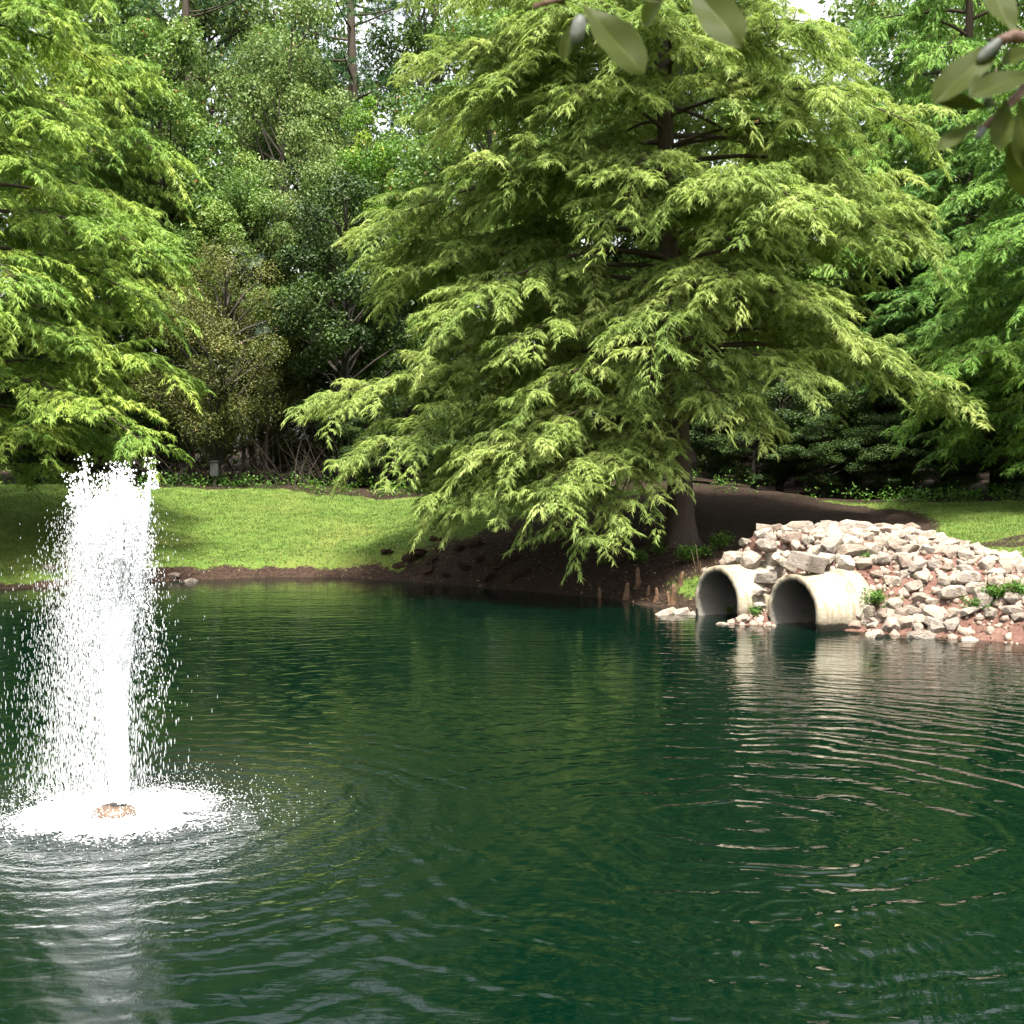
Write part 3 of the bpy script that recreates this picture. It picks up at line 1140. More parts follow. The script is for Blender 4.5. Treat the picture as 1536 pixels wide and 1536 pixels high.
def broadleaf(name, seed, H, trunk_h, rx, nclump, per, size, leaf, crad=(.45, .95), wood_r=.16, low=0.0):
    rng = np.random.default_rng(seed)
    wood, fol = Soup(), Soup()
    zz = np.linspace(0, H * .92, 8)
    path = np.column_stack([np.cumsum(rng.normal(size=8) * .12), np.cumsum(rng.normal(size=8) * .12), zz])
    path[:, :2] -= path[0, :2]
    wood.tube(path, np.linspace(wood_r, .025, 8), 8)
    cz = (H + trunk_h) / 2
    hz = (H - trunk_h) / 2
    for i in range(nclump):
        d = unit(rng.normal(size=3))
        rr = rng.uniform(.25, 1) ** .5
        c = np.array([d[0] * rx * rr, d[1] * rx * rr, cz + d[2] * hz * rr])
        taper = 1 - .35 * max(0, (c[2] - cz) / hz)
        c[:2] *= taper
        hb = max(trunk_h * .6, c[2] - rng.uniform(.6, 2.0))
        b = np.array([np.interp(hb, zz, path[:, 0]), np.interp(hb, zz, path[:, 1]), hb])
        c[:2] += b[:2]
        mid = (b + c) / 2 + rng.normal(size=3) * .15 + UP * .1
        wood.tube(np.array([b, mid, c]), [.045, .03, .012], 4, False)
        for k in range(3):
            e = c + unit(rng.normal(size=3)) * rng.uniform(.3, .7)
            wood.tube(np.array([c, e]), [.012, .005], 3, False)
        clump_leaves(fol, c, rng.uniform(*crad), per, size, rng)
    return {"trunk": wood.build(name + "_trunk", M["bark_wood"], True), "crown": fol.build(name + "_crown", leaf)}


BL_A = broadleaf("broad_a", 61, 13.0, 3.0, 2.9, 62, 560, .125, M["broad"])
BL_B = broadleaf("broad_b", 67, 11.5, 2.4, 2.5, 58, 640, .10, M["broad"])
BL_C = broadleaf("laurel", 71, 8.2, .5, 1.9, 60, 620, .10, M["laurel"], (.4, .75))
BL_D = broadleaf("olive_shrub", 75, 6.0, .8, 2.2, 80, 560, .062, M["olive"], (.4, .8), .07)

add_tree("olive_shrub", place(325, 36.5), .3, BL_D, "big olive brown shrub with fine twigs at the lawn's back edge", "shrub", None, (.92, .92, 1.02))
add_tree("laurel_tree", place(520, 37.2), 1.2, BL_C, "dark glossy evergreen at the wood's edge left of the large cypress", "tree", None, (1.05, 1.0, 1.0))
add_tree("broadleaf_tree", place(265, 41.0), 2.1, BL_A, "mid green leafy tree rising behind the olive shrub", "tree", "leafy trees of the wood", (.8, .8, 1.0), {"crown": M["broad"]})
add_tree("broadleaf_tree", place(420, 41.5), .8, BL_B, "loose small-leaved tree between the olive shrub and the dark pine trunk", "tree", "leafy trees of the wood", (.9, .9, 1.22), {"crown": M["wood_far"]})
add_tree("broadleaf_tree", place(575, 40.5), 4.0, BL_B, "bright leafy tree beside the gap of white sky, left of the large cypress", "tree", "leafy trees of the wood", (.62, .62, .92), {"crown": M["vine"]})
add_tree("broadleaf_tree", place(130, 45), 5.0, BL_A, "leafy tree in the upper left behind the two yellow green cypresses", "tree", "leafy trees of the wood", (1.0, 1.0, 1.2))
add_tree("broadleaf_tree", place(720, 41), 3.3, BL_A, "leafy tree hidden behind the large cypress's left half", "tree", "leafy trees of the wood", (1.0, 1.0, 1.0))
add_tree("broadleaf_tree", place(900, 43), .1, BL_B, "leafy tree behind the upper middle of the large cypress", "tree", "leafy trees of the wood", (1.1, 1.1, 1.05))
add_tree("broadleaf_tree", place(1040, 40), 1.9, BL_A, "leafy tree behind the large cypress's trunk", "tree", "leafy trees of the wood", (1.25, 1.1, 1.12))
add_tree("broadleaf_tree", place(1270, 42), 5.5, BL_A, "leafy tree behind the right half of the large cypress", "tree", "leafy trees of the wood", (1.0, 1.0, .78), {"crown": M["wood_far"]})
add_tree("broadleaf_tree", place(1360, 37), 2.7, BL_C, "dark evergreen between the large cypress and the right-hand cypresses", "tree", None, (1.3, 1.3, 1.0))
add_tree("broadleaf_tree", place(1560, 42), 3.0, BL_B, "leafy tree behind the cypresses at the right edge", "tree", "leafy trees of the wood", (1.2, 1.2, 1.2))

for (u, d, rz, T_, sc, mk_, lab) in [
        (330, 48, .5, BL_A, (1.1, 1.1, 1.45), "wood_far", "tall leafy tree between the two pines at the upper left"),
        (470, 47, 3.5, BL_B, (1.0, 1.0, 1.45), "broad", "tall dense tree left of the dark pine trunk"),
        (200, 46, 1.5, BL_B, (1.0, 1.0, 1.5), "wood_far", "tall leafy tree at the upper left beside the corner cypress"),
        (640, 46, 2.5, BL_A, (.9, .9, 1.3), "broad", "tall leafy tree behind the large cypress's upper left edge"),
        (380, 39.5, 2.9, BL_B, (.72, .72, .80), "broad", "lower leafy tree just behind the olive shrub's crown"),
        (470, 39.8, 5.1, BL_B, (.66, .66, .86), "wood_far", "lower leafy tree just behind the dark evergreen"),
        (250, 39.6, .9, BL_A, (.62, .62, .74), "broad", "rounded leafy tree between the left cypress and the olive shrub"),
        (800, 47, 4.5, BL_A, (1.0, 1.0, 1.3), "broad", "tall tree behind the left shoulder of the large cypress"),
        (1420, 44, .7, BL_A, (1.0, 1.0, 1.35), "broad", "tall leafy tree behind the fresh green cypress")]:
    add_tree("broadleaf_tree", place(u, d), rz, T_, lab, "tree", "leafy trees of the wood", sc, {"crown": M[mk_]})

for (u, d, rz, T_, sc, mk_, lab) in [
        (960, 41.5, 4.2, BL_A, (1.1, 1.1, .95), "broad", "leafy tree filling the gap left of the large cypress's trunk"),
        (1180, 43.5, 2.2, BL_B, (1.2, 1.2, 1.0), "broad", "leafy tree filling the gap right of the large cypress's trunk")]:
    add_tree("broadleaf_tree", place(u, d), rz, T_, lab, "tree", "leafy trees of the wood", sc, {"crown": M[mk_]})
for (u, d, rz, sc, lab) in [(1130, 33.8, .4, .34, "low dark shrub at the back of the shaded ground, first right of the trunk"),
                            (1235, 33.2, 1.4, .33, "low dark shrub behind the highest stones of the mound"),
                            (1335, 32.6, 2.4, .34, "low dark shrub where the shade meets the right lawn"),
                            (1425, 32.0, 3.4, .32, "low dark shrub behind the middle of the right lawn"),
                            (1510, 31.6, 4.4, .33, "low dark shrub behind the right lawn at the picture's edge"),
                            (560, 36.2, 5.1, .34, "low dark shrub at the lawn's back edge under the dark evergreen"),
                            (670, 35.2, 2.9, .33, "low dark shrub behind the left tips of the large cypress"),
                            (230, 37.0, .9, .36, "low dark shrub just right of the fountain's top")]:
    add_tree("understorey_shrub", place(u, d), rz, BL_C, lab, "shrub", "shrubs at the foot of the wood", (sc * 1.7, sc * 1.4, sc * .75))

# understorey that closes the foot of the wood
UND = [(30, 37.5, .62, 0), (150, 39, .6, 1), (240, 38.6, .5, 0), (430, 39.6, .55, 1), (610, 37.6, .5, 0), (690, 37.2, .48, 0), (790, 36.2, .46, 1), (890, 36.4, .5, 0),
       (990, 35.4, .5, 0), (1080, 34.6, .46, 0), (1170, 34.4, .5, 0), (1260, 34, .46, 0), (1350, 33.6, .46, 0), (1440, 33.2, .42, 0), (1530, 32.6, .44, 0), (1600, 32.8, .5, 0),
       (90, 42, .9, 0), (480, 43, .8, 0), (650, 43, .85, 0), (840, 42, .8, 0), (1030, 41, .75, 0), (1200, 39, .7, 0), (1420, 38.5, .7, 0)]
SPOTS = ["at the far left of the wood's foot", "behind the fountain's top, under the left cypress", "left of the olive shrub's stems", "between the olive shrub and the dark evergreen",
         "right below the dark evergreen", "at the lawn's back edge by the cypress's left tips", "behind the cypress's low left sprays", "behind the low front spray",
         "left of the cypress trunk", "just right of the cypress trunk", "in the dark right of the trunk", "behind the stone mound's left half",
         "behind the mound's right half", "at the back of the lit right lawn", "at the right edge behind the lawn", "past the right edge of the lawn",
         "deep in the wood at the left", "deep in the wood behind the olive shrub", "deep in the wood left of the large cypress", "deep in the wood behind the cypress's left half",
         "deep in the wood behind the cypress trunk", "deep in the wood right of the trunk", "deep in the wood behind the right lawn"]
for i, (u, d, s, kk) in enumerate(UND):
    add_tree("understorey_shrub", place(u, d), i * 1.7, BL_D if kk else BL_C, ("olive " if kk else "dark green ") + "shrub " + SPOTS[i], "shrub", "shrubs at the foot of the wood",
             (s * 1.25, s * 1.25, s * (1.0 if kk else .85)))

# pines
def pine(name, seed, H, h0, rx, nb):
    rng = np.random.default_rng(seed)
    wood, fol = Soup(), Soup()
    zz = np.linspace(0, H, 10)
    path = np.column_stack([.12 * np.sin(zz * .25), .1 * np.cos(zz * .2), zz])
    wood.tube(path, np.linspace(.23, .05, 10), 10)
    for i in range(nb):
        hh = h0 + (H - h0) * (i + rng.random()) / nb
        a = rng.uniform(0, 6.28)
        L = rx * rng.uniform(.5, 1.1) * (1.15 - .6 * (hh - h0) / (H - h0))
        dh = np.array([math.cos(a), math.sin(a), 0])
        t = np.linspace(0, 1, 5)[:, None]
        P = np.array([np.interp(hh, zz, path[:, 0]), np.interp(hh, zz, path[:, 1]), hh]) + dh * L * t + UP * L * (.05 * t + .18 * t * t)
        wood.tube(P, np.linspace(.04, .012, 5), 4, False)
        for k in range(int(5 + L * 4)):
            f = rng.uniform(.4, 1.05)
            c = P[0] + (P[-1] - P[0]) * f + rng.normal(size=3) * [.35, .35, .22]
            n = 46
            d = unit(rng.normal(size=(n, 3)) + dh * .4 + UP * .35)
            Ln = rng.uniform(.16, .30, n)[:, None]
            s = unit(np.cross(d, rng.normal(size=(n, 3)))) * .009
            V = np.stack([c + d * .02 - s, c + d * .02 + s, c + d * Ln - UP * Ln * .2], 1)
            tint = np.clip(rng.normal() * .15 + .42 + rng.normal(size=n) * .1, 0, .98)
            fol.add(V.reshape(-1, 3), np.arange(n)[:, None] * 3 + np.array([[0, 1, 2]]), None, np.repeat(tint, 3))
    return {"trunk": wood.build(name + "_trunk", M["bark_pine"], True), "needles": fol.build(name + "_needles", M["pine"])}


PA = pine("pine_a", 81, 23, 8.5, 2.6, 46)
PB = pine("pine_b", 85, 25, 10.5, 2.9, 44)
PC = pine("pine_c", 88, 27, 18.5, 2.4, 26)
PINES = [(532, 44, PA, 0, "tall pine with a dark trunk beside the gap of white sky"), (285, 46, PB, 1, "tall pine in the upper left with long needle tufts"),
         (1126, 43, PC, 2.0, "pine whose bare trunk stands against white sky above the large cypress"), (400, 50, PA, 3.2, "pine standing deeper in the wood between the two left pines"),
         (205, 49, PA, 4.4, "pine rising behind the upper left cypress"), (660, 48, PB, 5.0, "pine behind the upper left of the large cypress"),
         (1370, 47, PA, 1.0, "pine behind the upper right of the large cypress"), (900, 50, PA, 2.6, "pine deep behind the top of the large cypress"),
         (985, 45, PB, 5.9, "pine directly behind the large cypress's leader")]
for u, d, me, rz, lab in PINES:
    add_tree("pine_tree", place(u, d), rz, me, lab, "tree", "pines in the wood")

# bare dark trunks in the wood
def bare_trunk(seed, H, r):
    g = np.random.default_rng(seed)
    S = Soup()
    zz = np.linspace(0, H, 8)
    P = np.column_stack([np.cumsum(g.normal(size=8) * .12), np.cumsum(g.normal(size=8) * .1), zz])
    S.tube(P, np.linspace(r, r * .4, 8), 8)
    for i in range(7):
        hh = g.uniform(.3, .95) * H
        b = np.array([np.interp(hh, zz, P[:, 0]), np.interp(hh, zz, P[:, 1]), hh])
        e = b + np.array([g.normal() * .9, g.normal() * .5, g.uniform(.1, 1.0)])
        S.tube(np.array([b, (b + e) / 2 + g.normal(size=3) * .08, e]), [.03, .02, .006], 4, False)
    return S.build("stem", M["bark_wood"], True)


STEM = bare_trunk(5, 11, .12)

# climbing vines on trunks
def vine(name, seed, H, r, n):
    g = np.random.default_rng(seed)
    S, W = Soup(), Soup()
    zz = np.linspace(0, H, 14)
    P = np.column_stack([.25 * np.sin(zz * 1.3), .25 * np.cos(zz * 1.1), zz])
    W.tube(P, np.linspace(.03, .008, 14), 5)
    for i in range(n):
        hh = H * g.random() ** .8
        c = np.array([np.interp(hh, zz, P[:, 0]), np.interp(hh, zz, P[:, 1]), hh]) + g.normal(size=3) * [r, r, .15]
        clump_leaves(S, c, g.uniform(.22, .42), 130, .105, g, .9, None, .25)
    return {"stem": W.build(name + "_stem", M["twig"], True), "foliage": S.build(name + "_foliage", M["vine"])}


VN = vine("vine", 91, 10, .35, 46)
add_tree("climbing_vine", place(566, 39.2), 0, VN, "yellow green vine climbing beside the sky gap left of the large cypress", "vine", "vines on the trunks", (1, 1, 1.05))
add_tree("climbing_vine", place(505, 43.5), 2, VN, "vine climbing the dark pine trunk above the dark evergreen", "vine", "vines on the trunks", (.8, .8, 1.0))
add_tree("climbing_vine", place(345, 40), 4, VN, "green vine hanging above the top of the olive shrub", "vine", "vines on the trunks", (1.2, 1.2, .82), {"foliage": M["broad"]})
add_tree("climbing_vine", place(250, 44), 1, VN, "vine in the shade between the upper left cypress and pine", "vine", "vines on the trunks", (1.1, 1.1, 1.15), {"foliage": M["broad"]})

# far wood: a mass nobody could count
def far_wood():
    g = np.random.default_rng(97)
    S = Soup()
    N = 900
    for i in range(N):
        d = g.uniform(54, 66)
        u = g.uniform(-560, 2100)
        x = (u - CX) / FPX * d
        topz = 23.0 + 1.8 * math.sin(x * .55 + 1) + 1.4 * math.sin(x * 1.3)
        for gx, gw, gz_ in ((578, 42, 15.5), (1190, 85, 18.0), (420, 30, 19.5), (150, 25, 19.5)):
            if abs(u - gx) < gw:
                topz = min(topz, gz_)
        z = 1.6 + (topz - 1.6) * g.random()
        if i < 170:
            d, z = g.uniform(47, 54), g.uniform(1.6, 6.0)
            x = (u - CX) / FPX * d
        clump_leaves(S, np.array([x, d, z]), g.uniform(1.0, 2.0), 205, .34, g, .85)
    return S.build("far_wood", M["wood_far"])


fw_ = obj("far_wood", far_wood())
props(fw_, "mass of distant woodland filling the back behind all the trees", "woodland", None, "stuff")

# palmettos
def palmetto_frond(seed):
    g = np.random.default_rng(seed)
    S = Soup()
    for a in np.linspace(-1.25, 1.25, 17):
        d = np.array([math.sin(a), math.cos(a) * .35, math.cos(a)])
        L = .62 * (1 - .12 * abs(a)) * g.uniform(.9, 1.05)
        s = np.array([math.cos(a), 0, -math.sin(a)]) * .02
        m = d * L * .6 + np.array([0, -.02, 0])
        tpp = d * L + np.array([0, -.06, -.10])
        S.add([s * .3, -s * .3, m - s, m + s, tpp], [[2, 3, 4]], [[0, 1, 2, 3]], g.uniform(.2, .8))
    S.tube(np.array([[0, .04, -.75], [0, .02, -.3], [0, 0, 0]]), [.012, .01, .008], 4, False)
    return S.build("frond", M["palm"])


FR = [palmetto_frond(i) for i in (1, 2, 3)]
for (u, v, d, lab) in [(397, 500, 36.9, "grey green palmetto fan leaves between the olive shrub and the dark evergreen"), (362, 385, 38.2, "faint palmetto fans above the olive shrub")]:
    b = px(u, v + 20, d)
    e = empty("palmetto", (b[0], b[1], gz(b[0], b[1])))
    props(e, lab, "palmetto", "palmettos in the wood")
    g = np.random.default_rng(int(u))
    hz = b[2] - gz(b[0], b[1])
    S = Soup()
    S.tube(np.array([[0, 0, 0], [.05, .05, hz * .5], [0, .05, hz - .5]]), [.055, .05, .05], 8)
    obj("trunk", S.build("palmetto_trunk", M["twig"], True), e)
    for k in range(6):
        obj("frond", FR[k % 3], e, (g.normal() * .25, -.15 + g.normal() * .15, hz + .1 + g.normal() * .2), (g.uniform(-.5, .3), g.normal() * .5, g.normal() * .8), g.uniform(.6, .85))

# brushwood: bare twigs at the foot of the wood
S = Soup()
g = np.random.default_rng(111)
for i in range(420):
    u = g.uniform(200, 800)
    d = g.uniform(35.6, 38.0)
    x = (u - CX) / FPX * d
    b = np.array([x, d, gz(x, d) - .03])
    L = g.uniform(.8, 2.6)
    dr = unit(np.array([g.normal() * .8, g.normal() * .5, g.uniform(.3, 1.2)]))
    bend = g.normal(size=3) * .25
    t = np.linspace(0, 1, 5)[:, None]
    S.tube(b + dr * L * t + bend * t * t, np.linspace(.014, .003, 5), 3, False)
o = obj("brushwood", S.build("brushwood", M["twig"]))
props(o, "tangle of thin brown bare twigs under the shrubs at the wood's edge", "brushwood", None, "stuff")

# small grey cabinet half hidden in the shade behind the lawn
p = px(322, 706, 35.4)
bz = gz(p[0], p[1])
cab = empty("utility_cabinet", (p[0], p[1], bz))
props(cab, "small faint grey cabinet in the shade behind the lawn, right of the fountain top", "cabinet")


def boxm(name, sx, sy, sz, mat, bev=.015):
    bm = bmesh.new()
    bmesh.ops.create_cube(bm, size=1)
    bmesh.ops.scale(bm, vec=(sx, sy, sz), verts=bm.verts)
    bmesh.ops.bevel(bm, geom=list(bm.edges), offset=bev, segments=2, affect='EDGES')
    me = bpy.data.meshes.new(name)
    bm.to_mesh(me)
    bm.free()
    me.materials.append(mat)
    return me


obj("housing", boxm("housing", .20, .18, .34, M["box"]), cab, (0, 0, .42))
obj("lid", boxm("lid", .23, .21, .04, M["box"]), cab, (0, 0, .612))
obj("post", boxm("post", .08, .08, .24, M["twig"]), cab, (0, 0, .10))

# ------------------------------------------------------------------ grass and low plants
def grass_patch():
    g = np.random.default_rng(121)
    n = 420000
    d = g.uniform(20, 36.2, n)
    u = g.uniform(-40, 1600, n)
    x = (u - CX) / FPX * d
    am = grass_amount(x, d) + .25 * wob(x * 3, d * 3)
    keep = g.random(n) < np.clip(am * 1.3 - .25, 0, 1)
    e = (mound_z(x, d) < ground_z(x, d) + .0)
    keep &= e
    x, d = x[keep][:170000], d[keep][:170000]
    n = len(x)
    z = ground_z(x, d)
    B = np.column_stack([x, d, z - .005])
    H = g.uniform(.02, .05, n)
    a = g.uniform(0, math.pi, n)
    s = np.column_stack([np.cos(a), np.sin(a) * .6, np.zeros(n)]) * .0075
    lean = np.column_stack([g.normal(size=n) * .5, g.normal(size=n) * .5, np.ones(n)]) * H[:, None]
    V = np.stack([B - s, B + s, B + lean], 1)
    tint = np.clip(.45 + .22 * wob(x * .9, d * .9) + g.normal(size=n) * .16, 0, .984)
    tint = np.where(g.random(n) > .985, 1, tint)
    S = Soup()
    S.add(V.reshape(-1, 3), np.arange(n)[:, None] * 3 + np.array([[0, 1, 2]]), None, np.repeat(tint, 3))
    return S.build("lawn_grass", M["grass"])


o = obj("lawn_grass", grass_patch())
props(o, "short bright green mown grass on the lawn round the pond", "grass", None, "stuff")


def weed(seed, n, hgt, spread, leafsize, leafn):
    g = np.random.default_rng(seed)
    W, S = Soup(), Soup()
    for i in range(n):
        e = np.array([g.normal() * spread, g.normal() * spread * .7, hgt * g.uniform(.5, 1.1)])
        t = np.linspace(0, 1, 4)[:, None]
        P = e * t * [1, 1, 1] - UP * .12 * hgt * t * t
        W.tube(P, [.006, .005, .004, .002], 3, False)
        c = P[-1] * g.uniform(.6, 1.0, (leafn, 1)) + g.normal(size=(leafn, 3)) * .05
        N = unit(g.normal(size=(leafn, 3)) * .6 + UP)
        L = leafsize * g.uniform(.6, 1.3, leafn)
        leaves(S, c, N, L, L * .6, np.clip(.45 + g.normal(size=leafn) * .18, 0, .98), g)
    return {"stems": W.build("stems", M["dry"]), "foliage": S.build("foliage", M["weed"])}


WD = [weed(131, 22, .32, .16, .055, 26), weed(132, 16, .22, .13, .045, 24), weed(133, 30, .45, .22, .06, 28)]
gw_ = np.random.default_rng(141)


def put_weed(u, v, d, k, s, label, group):
    p = on_surface(u, v)
    z = float(surf_z(p[0], p[1])) - .01
    add_tree("weed_plant", (p[0], p[1], z), gw_.uniform(0, 6.28), WD[k], label, "plant", group, s)


put_weed(1312, 915, 19.6, 0, .75, "bright green weed among the stones right of the nearer pipe", "weeds on the stone mound")
put_weed(1296, 900, 19.9, 1, .55, "small weed just above the bright one by the nearer pipe", "weeds on the stone mound")
put_weed(1300, 840, 20.9, 1, .45, "tiny weed high on the mound above the nearer pipe", "weeds on the stone mound")
put_weed(1348, 905, 19.5, 1, .35, "tiny weed between large stones at mid mound", "weeds on the stone mound")
put_weed(1495, 905, 19.7, 2, .55, "yellow green leafy plant right on the mound's lower slope", "weeds on the stone mound")
put_weed(1525, 900, 19.8, 2, .6, "yellow green leafy plant at the right edge of the picture", "weeds on the stone mound")
put_weed(1465, 915, 19.5, 0, .55, "leafy plant left in the yellow green patch on the mound", "weeds on the stone mound")
put_weed(1130, 925, 20.15, 1, .55, "low weed on the rubble between the two pipes", "weeds on the stone mound")
put_weed(1092, 918, 20.4, 1, .4, "sprig with pale leaves against the left pipe's dark opening", "weeds on the stone mound")
put_weed(1145, 910, 20.5, 0, .4, "weed tucked against the nearer pipe's left side", "weeds on the stone mound")
for i, (u, v, d) in enumerate([(960, 845, 23.4), (985, 830, 24.0), (1030, 845, 22.8), (1055, 838, 22.9), (905, 850, 23.8), (1080, 825, 23.2)]):
    lab = ["left of the cypress knees on the shaded bank", "on the shaded bank in front of the cypress trunk", "beside the dry reeds left of the pipes", "behind the left pipe's top",
           "under the low cypress spray on the bank", "on the shaded ground between trunk and stones"][i]
    put_weed(u, v, d, i % 3, .7, "dark green weed " + lab, "weeds on the shaded bank")

# strip of low plants along the wood's edge: one mass
S = Soup()
g = np.random.default_rng(151)
for i in range(380):
    u = g.uniform(-20, 1560)
    x0 = (u - CX) / FPX * 34
    edge = float(np.interp(x0, [-12, -6, -2, 2, 6, 10], [35.5, 35, 34, 32, 30.5, 29.5]))
    d = edge + abs(g.normal()) * .7 + .15
    x = (u - CX) / FPX * d
    if 900 < u < 1330 and g.random() > .25:
        continue
    n = 26
    c = np.array([x, d, gz(x, d) + g.uniform(.02, .22)])
    P = c + g.normal(size=(n, 3)) * [.13, .13, .09]
    N = unit(g.normal(size=(n, 3)) * .6 + UP)
    L = g.uniform(.04, .09, n)
    leaves(S, P, N, L, L * .6, np.clip(.35 + g.normal(size=n) * .2, 0, .98), g)
o = obj("ground_cover", S.build("ground_cover", M["weed"]))
props(o, "low leafy plants in a strip where the lawn meets the wood", "ground cover", None, "stuff")

# leaf litter, twigs and pebbles along the waterline
S = Soup()
g = np.random.default_rng(161)
for i in range(22000):
    u = g.uniform(-30, 1560)
    d = g.uniform(18.0, 28.5)
    x = (u - CX) / FPX * d
    S.V and None
    if i == 0:
        UU, DD = [], []
    UU.append(x)
    DD.append(d)
UU, DD = np.array(UU), np.array(DD)
ss = shore_dist(UU, DD)
kp = (ss > .03) & (ss < 1.3 + 2.2 * np.exp(-((UU - 2) / 2.2) ** 2))
UU, DD = UU[kp], DD[kp]
n = len(UU)
P = np.column_stack([UU, DD, surf_z(UU, DD) + .012])
N = unit(g.normal(size=(n, 3)) * .35 + UP)
L = g.uniform(.02, .085, n)
leaves(S, P, N, L, L * .35, np.clip(g.random(n), 0, .98), g)
o = obj("leaf_litter", S.build("leaf_litter", M["dry"]))
props(o, "scatter of dry brown leaves and bark along the waterline", "leaf litter", None, "stuff")

# dry reed stems left of the pipes
e = empty("dry_reed", px(1048, 868, 22.2) * [1, 1, 0] + [0, 0, gz(*px(1048, 868, 22.2)[:2])])
props(e, "few tall pale dry reed stems left of the left pipe", "reed")
for (dx, top) in [(-.12, .62), (-.05, .7), (.02, .45), (.06, .34)]:
    S = Soup()
    S.tube(np.array([[dx * .2 + .08, 0, 0], [dx * .6 + .03, 0, top * .5], [dx, -.02, top]]), [.008, .007, .003], 5)
    obj("stem", S.build("reed_stem", M["dry"], True), e)

# ------------------------------------------------------------------ cypress knees and clods
def knee_mesh(seed):
    g = np.random.default_rng(seed)
    S = Soup()
    zz = np.array([-.1, 0, .1, .22, .32, .38])
    P = np.column_stack([np.cumsum(g.normal(size=6) * .012), np.cumsum(g.normal(size=6) * .012), zz])
    S.tube(P, [.10, .085, .06, .048, .042, .02], 9, True, lambda i, th: 1 + .22 * np.cos(3 * th + i * .5 + seed) + .12 * np.cos(5 * th - i + seed))
    return S.build("cypress_knee", M["knee"], True)


KN = [knee_mesh(i) for i in range(4)]
KL = ["tall cypress knee nearest the low hanging spray", "slim cypress knee just right of the tallest one", "short cypress knee low on the dark bank", "reddish cypress knee left of the dry reeds",
      "cypress knee close beside the reddish one", "stubby cypress knee by the weeds in front of the trunk", "small cypress knee at the left of the dark bank", "thin cypress knee behind the reddish one"]
for i, (u, v, d, s) in enumerate([(938, 872, 23.2, 1.05), (957, 860, 23.5, 1.15), (984, 884, 22.5, .8), (1012, 878, 22.2, 1.1), (1003, 884, 22.2, .8), (972, 868, 23.0, .7), (900, 868, 23.6, .7), (1020, 868, 22.5, .9)]):
    p = px(u, v, d)
    o = obj("cypress_knee", KN[i % 4], None, (p[0], p[1], gz(p[0], p[1]) - .05), (.12 * math.sin(i * 3.1), .12 * math.cos(i * 2.3), i * 1.3), (s * .8, s * .75, s * .85))
    props(o, KL[i], "cypress knee", "cypress knees on the bank")


def clod_mesh(seed):
    g = np.random.default_rng(seed)
    bm = bmesh.new()
    bmesh.ops.create_icosphere(bm, subdivisions=3, radius=1)
    for v in bm.verts:
        c = v.co
        k = 1 + .25 * math.sin(c.x * 4 + seed) * math.cos(c.y * 5 + seed * 2) + .2 * math.sin(c.z * 6 + c.x * 5 + seed) + .1 * math.sin(c.x * 13 + c.z * 11) * math.sin(c.y * 12 + seed) + g.normal() * .03
        v.co = (c.x * k, c.y * k * .8, c.z * k * .65)
    for f in bm.faces:
        f.smooth = True
    me = bpy.data.meshes.new("dirt_clod")
    bm.to_mesh(me)
    bm.free()
    me.materials.append(M["soil_clod"])
    return me


CL = [clod_mesh(i) for i in range(5)]
gc = np.random.default_rng(171)
CLODS = [(580, 829, .11), (614, 838, .15), (628, 833, .16), (600, 850, .13), (648, 842, .13), (655, 812, .12), (690, 824, .13), (710, 818, .14), (645, 856, .12), (720, 840, .14), (745, 850, .16), (770, 838, .15),
         (700, 855, .14), (735, 868, .13), (670, 866, .1), (785, 862, .15), (765, 872, .13)]
for i, (u, v, r) in enumerate(CLODS):
    p0 = on_surface(u, v, 22.0, 29.0)
    o = obj("dirt_clod", CL[i % 5], None, (p0[0], p0[1], p0[2] + r * .15), (gc.normal() * .4, gc.normal() * .4, gc.uniform(0, 6.28)), (r * gc.uniform(.9, 1.4), r * gc.uniform(.8, 1.2), r * gc.uniform(.5, .9)))
    props(o, "lone dark clod on the grass edge, leftmost of the soil lumps" if i == 0 else "dark lump of soil on the broken bank left of the low cypress spray", "dirt clod", "dirt clods on the broken bank")

# ------------------------------------------------------------------ the fountain
fo = empty("fountain", (FX, FY, 0))
props(fo, "white fountain jet rising and falling as spray on the pond", "fountain")
gf = np.random.default_rng(181)


def lathe(prof, seg, name, mat, nz=0.0):
    th = np.linspace(0, 2 * math.pi, seg, endpoint=False)
    V = np.concatenate([np.stack([r * np.cos(th) * (1 + nz * gf.normal(size=seg)), r * np.sin(th) * (1 + nz * gf.normal(size=seg)), np.full(seg, z)], -1) for r, z in prof])
    i = np.arange(len(prof) - 1)[:, None]
    j = np.arange(seg)[None, :]
    Q = np.stack([i * seg + j, i * seg + (j + 1) % seg, (i + 1) * seg + (j + 1) % seg, (i + 1) * seg + j], -1).reshape(-1, 4)
    return mesh(name, V, Q, mat, None, True)


obj("float", lathe([(.13, -.06), (.145, 0.0), (.135, .035), (.10, .055), (.05, .057), (.001, .057)], 32, "float", M["float"]), fo, (-.02, -.03, 0))
obj("nozzle", lathe([(.05, .05), (.05, .085), (.035, .10), (.001, .10)], 20, "nozzle", M["nozzle"]), fo)
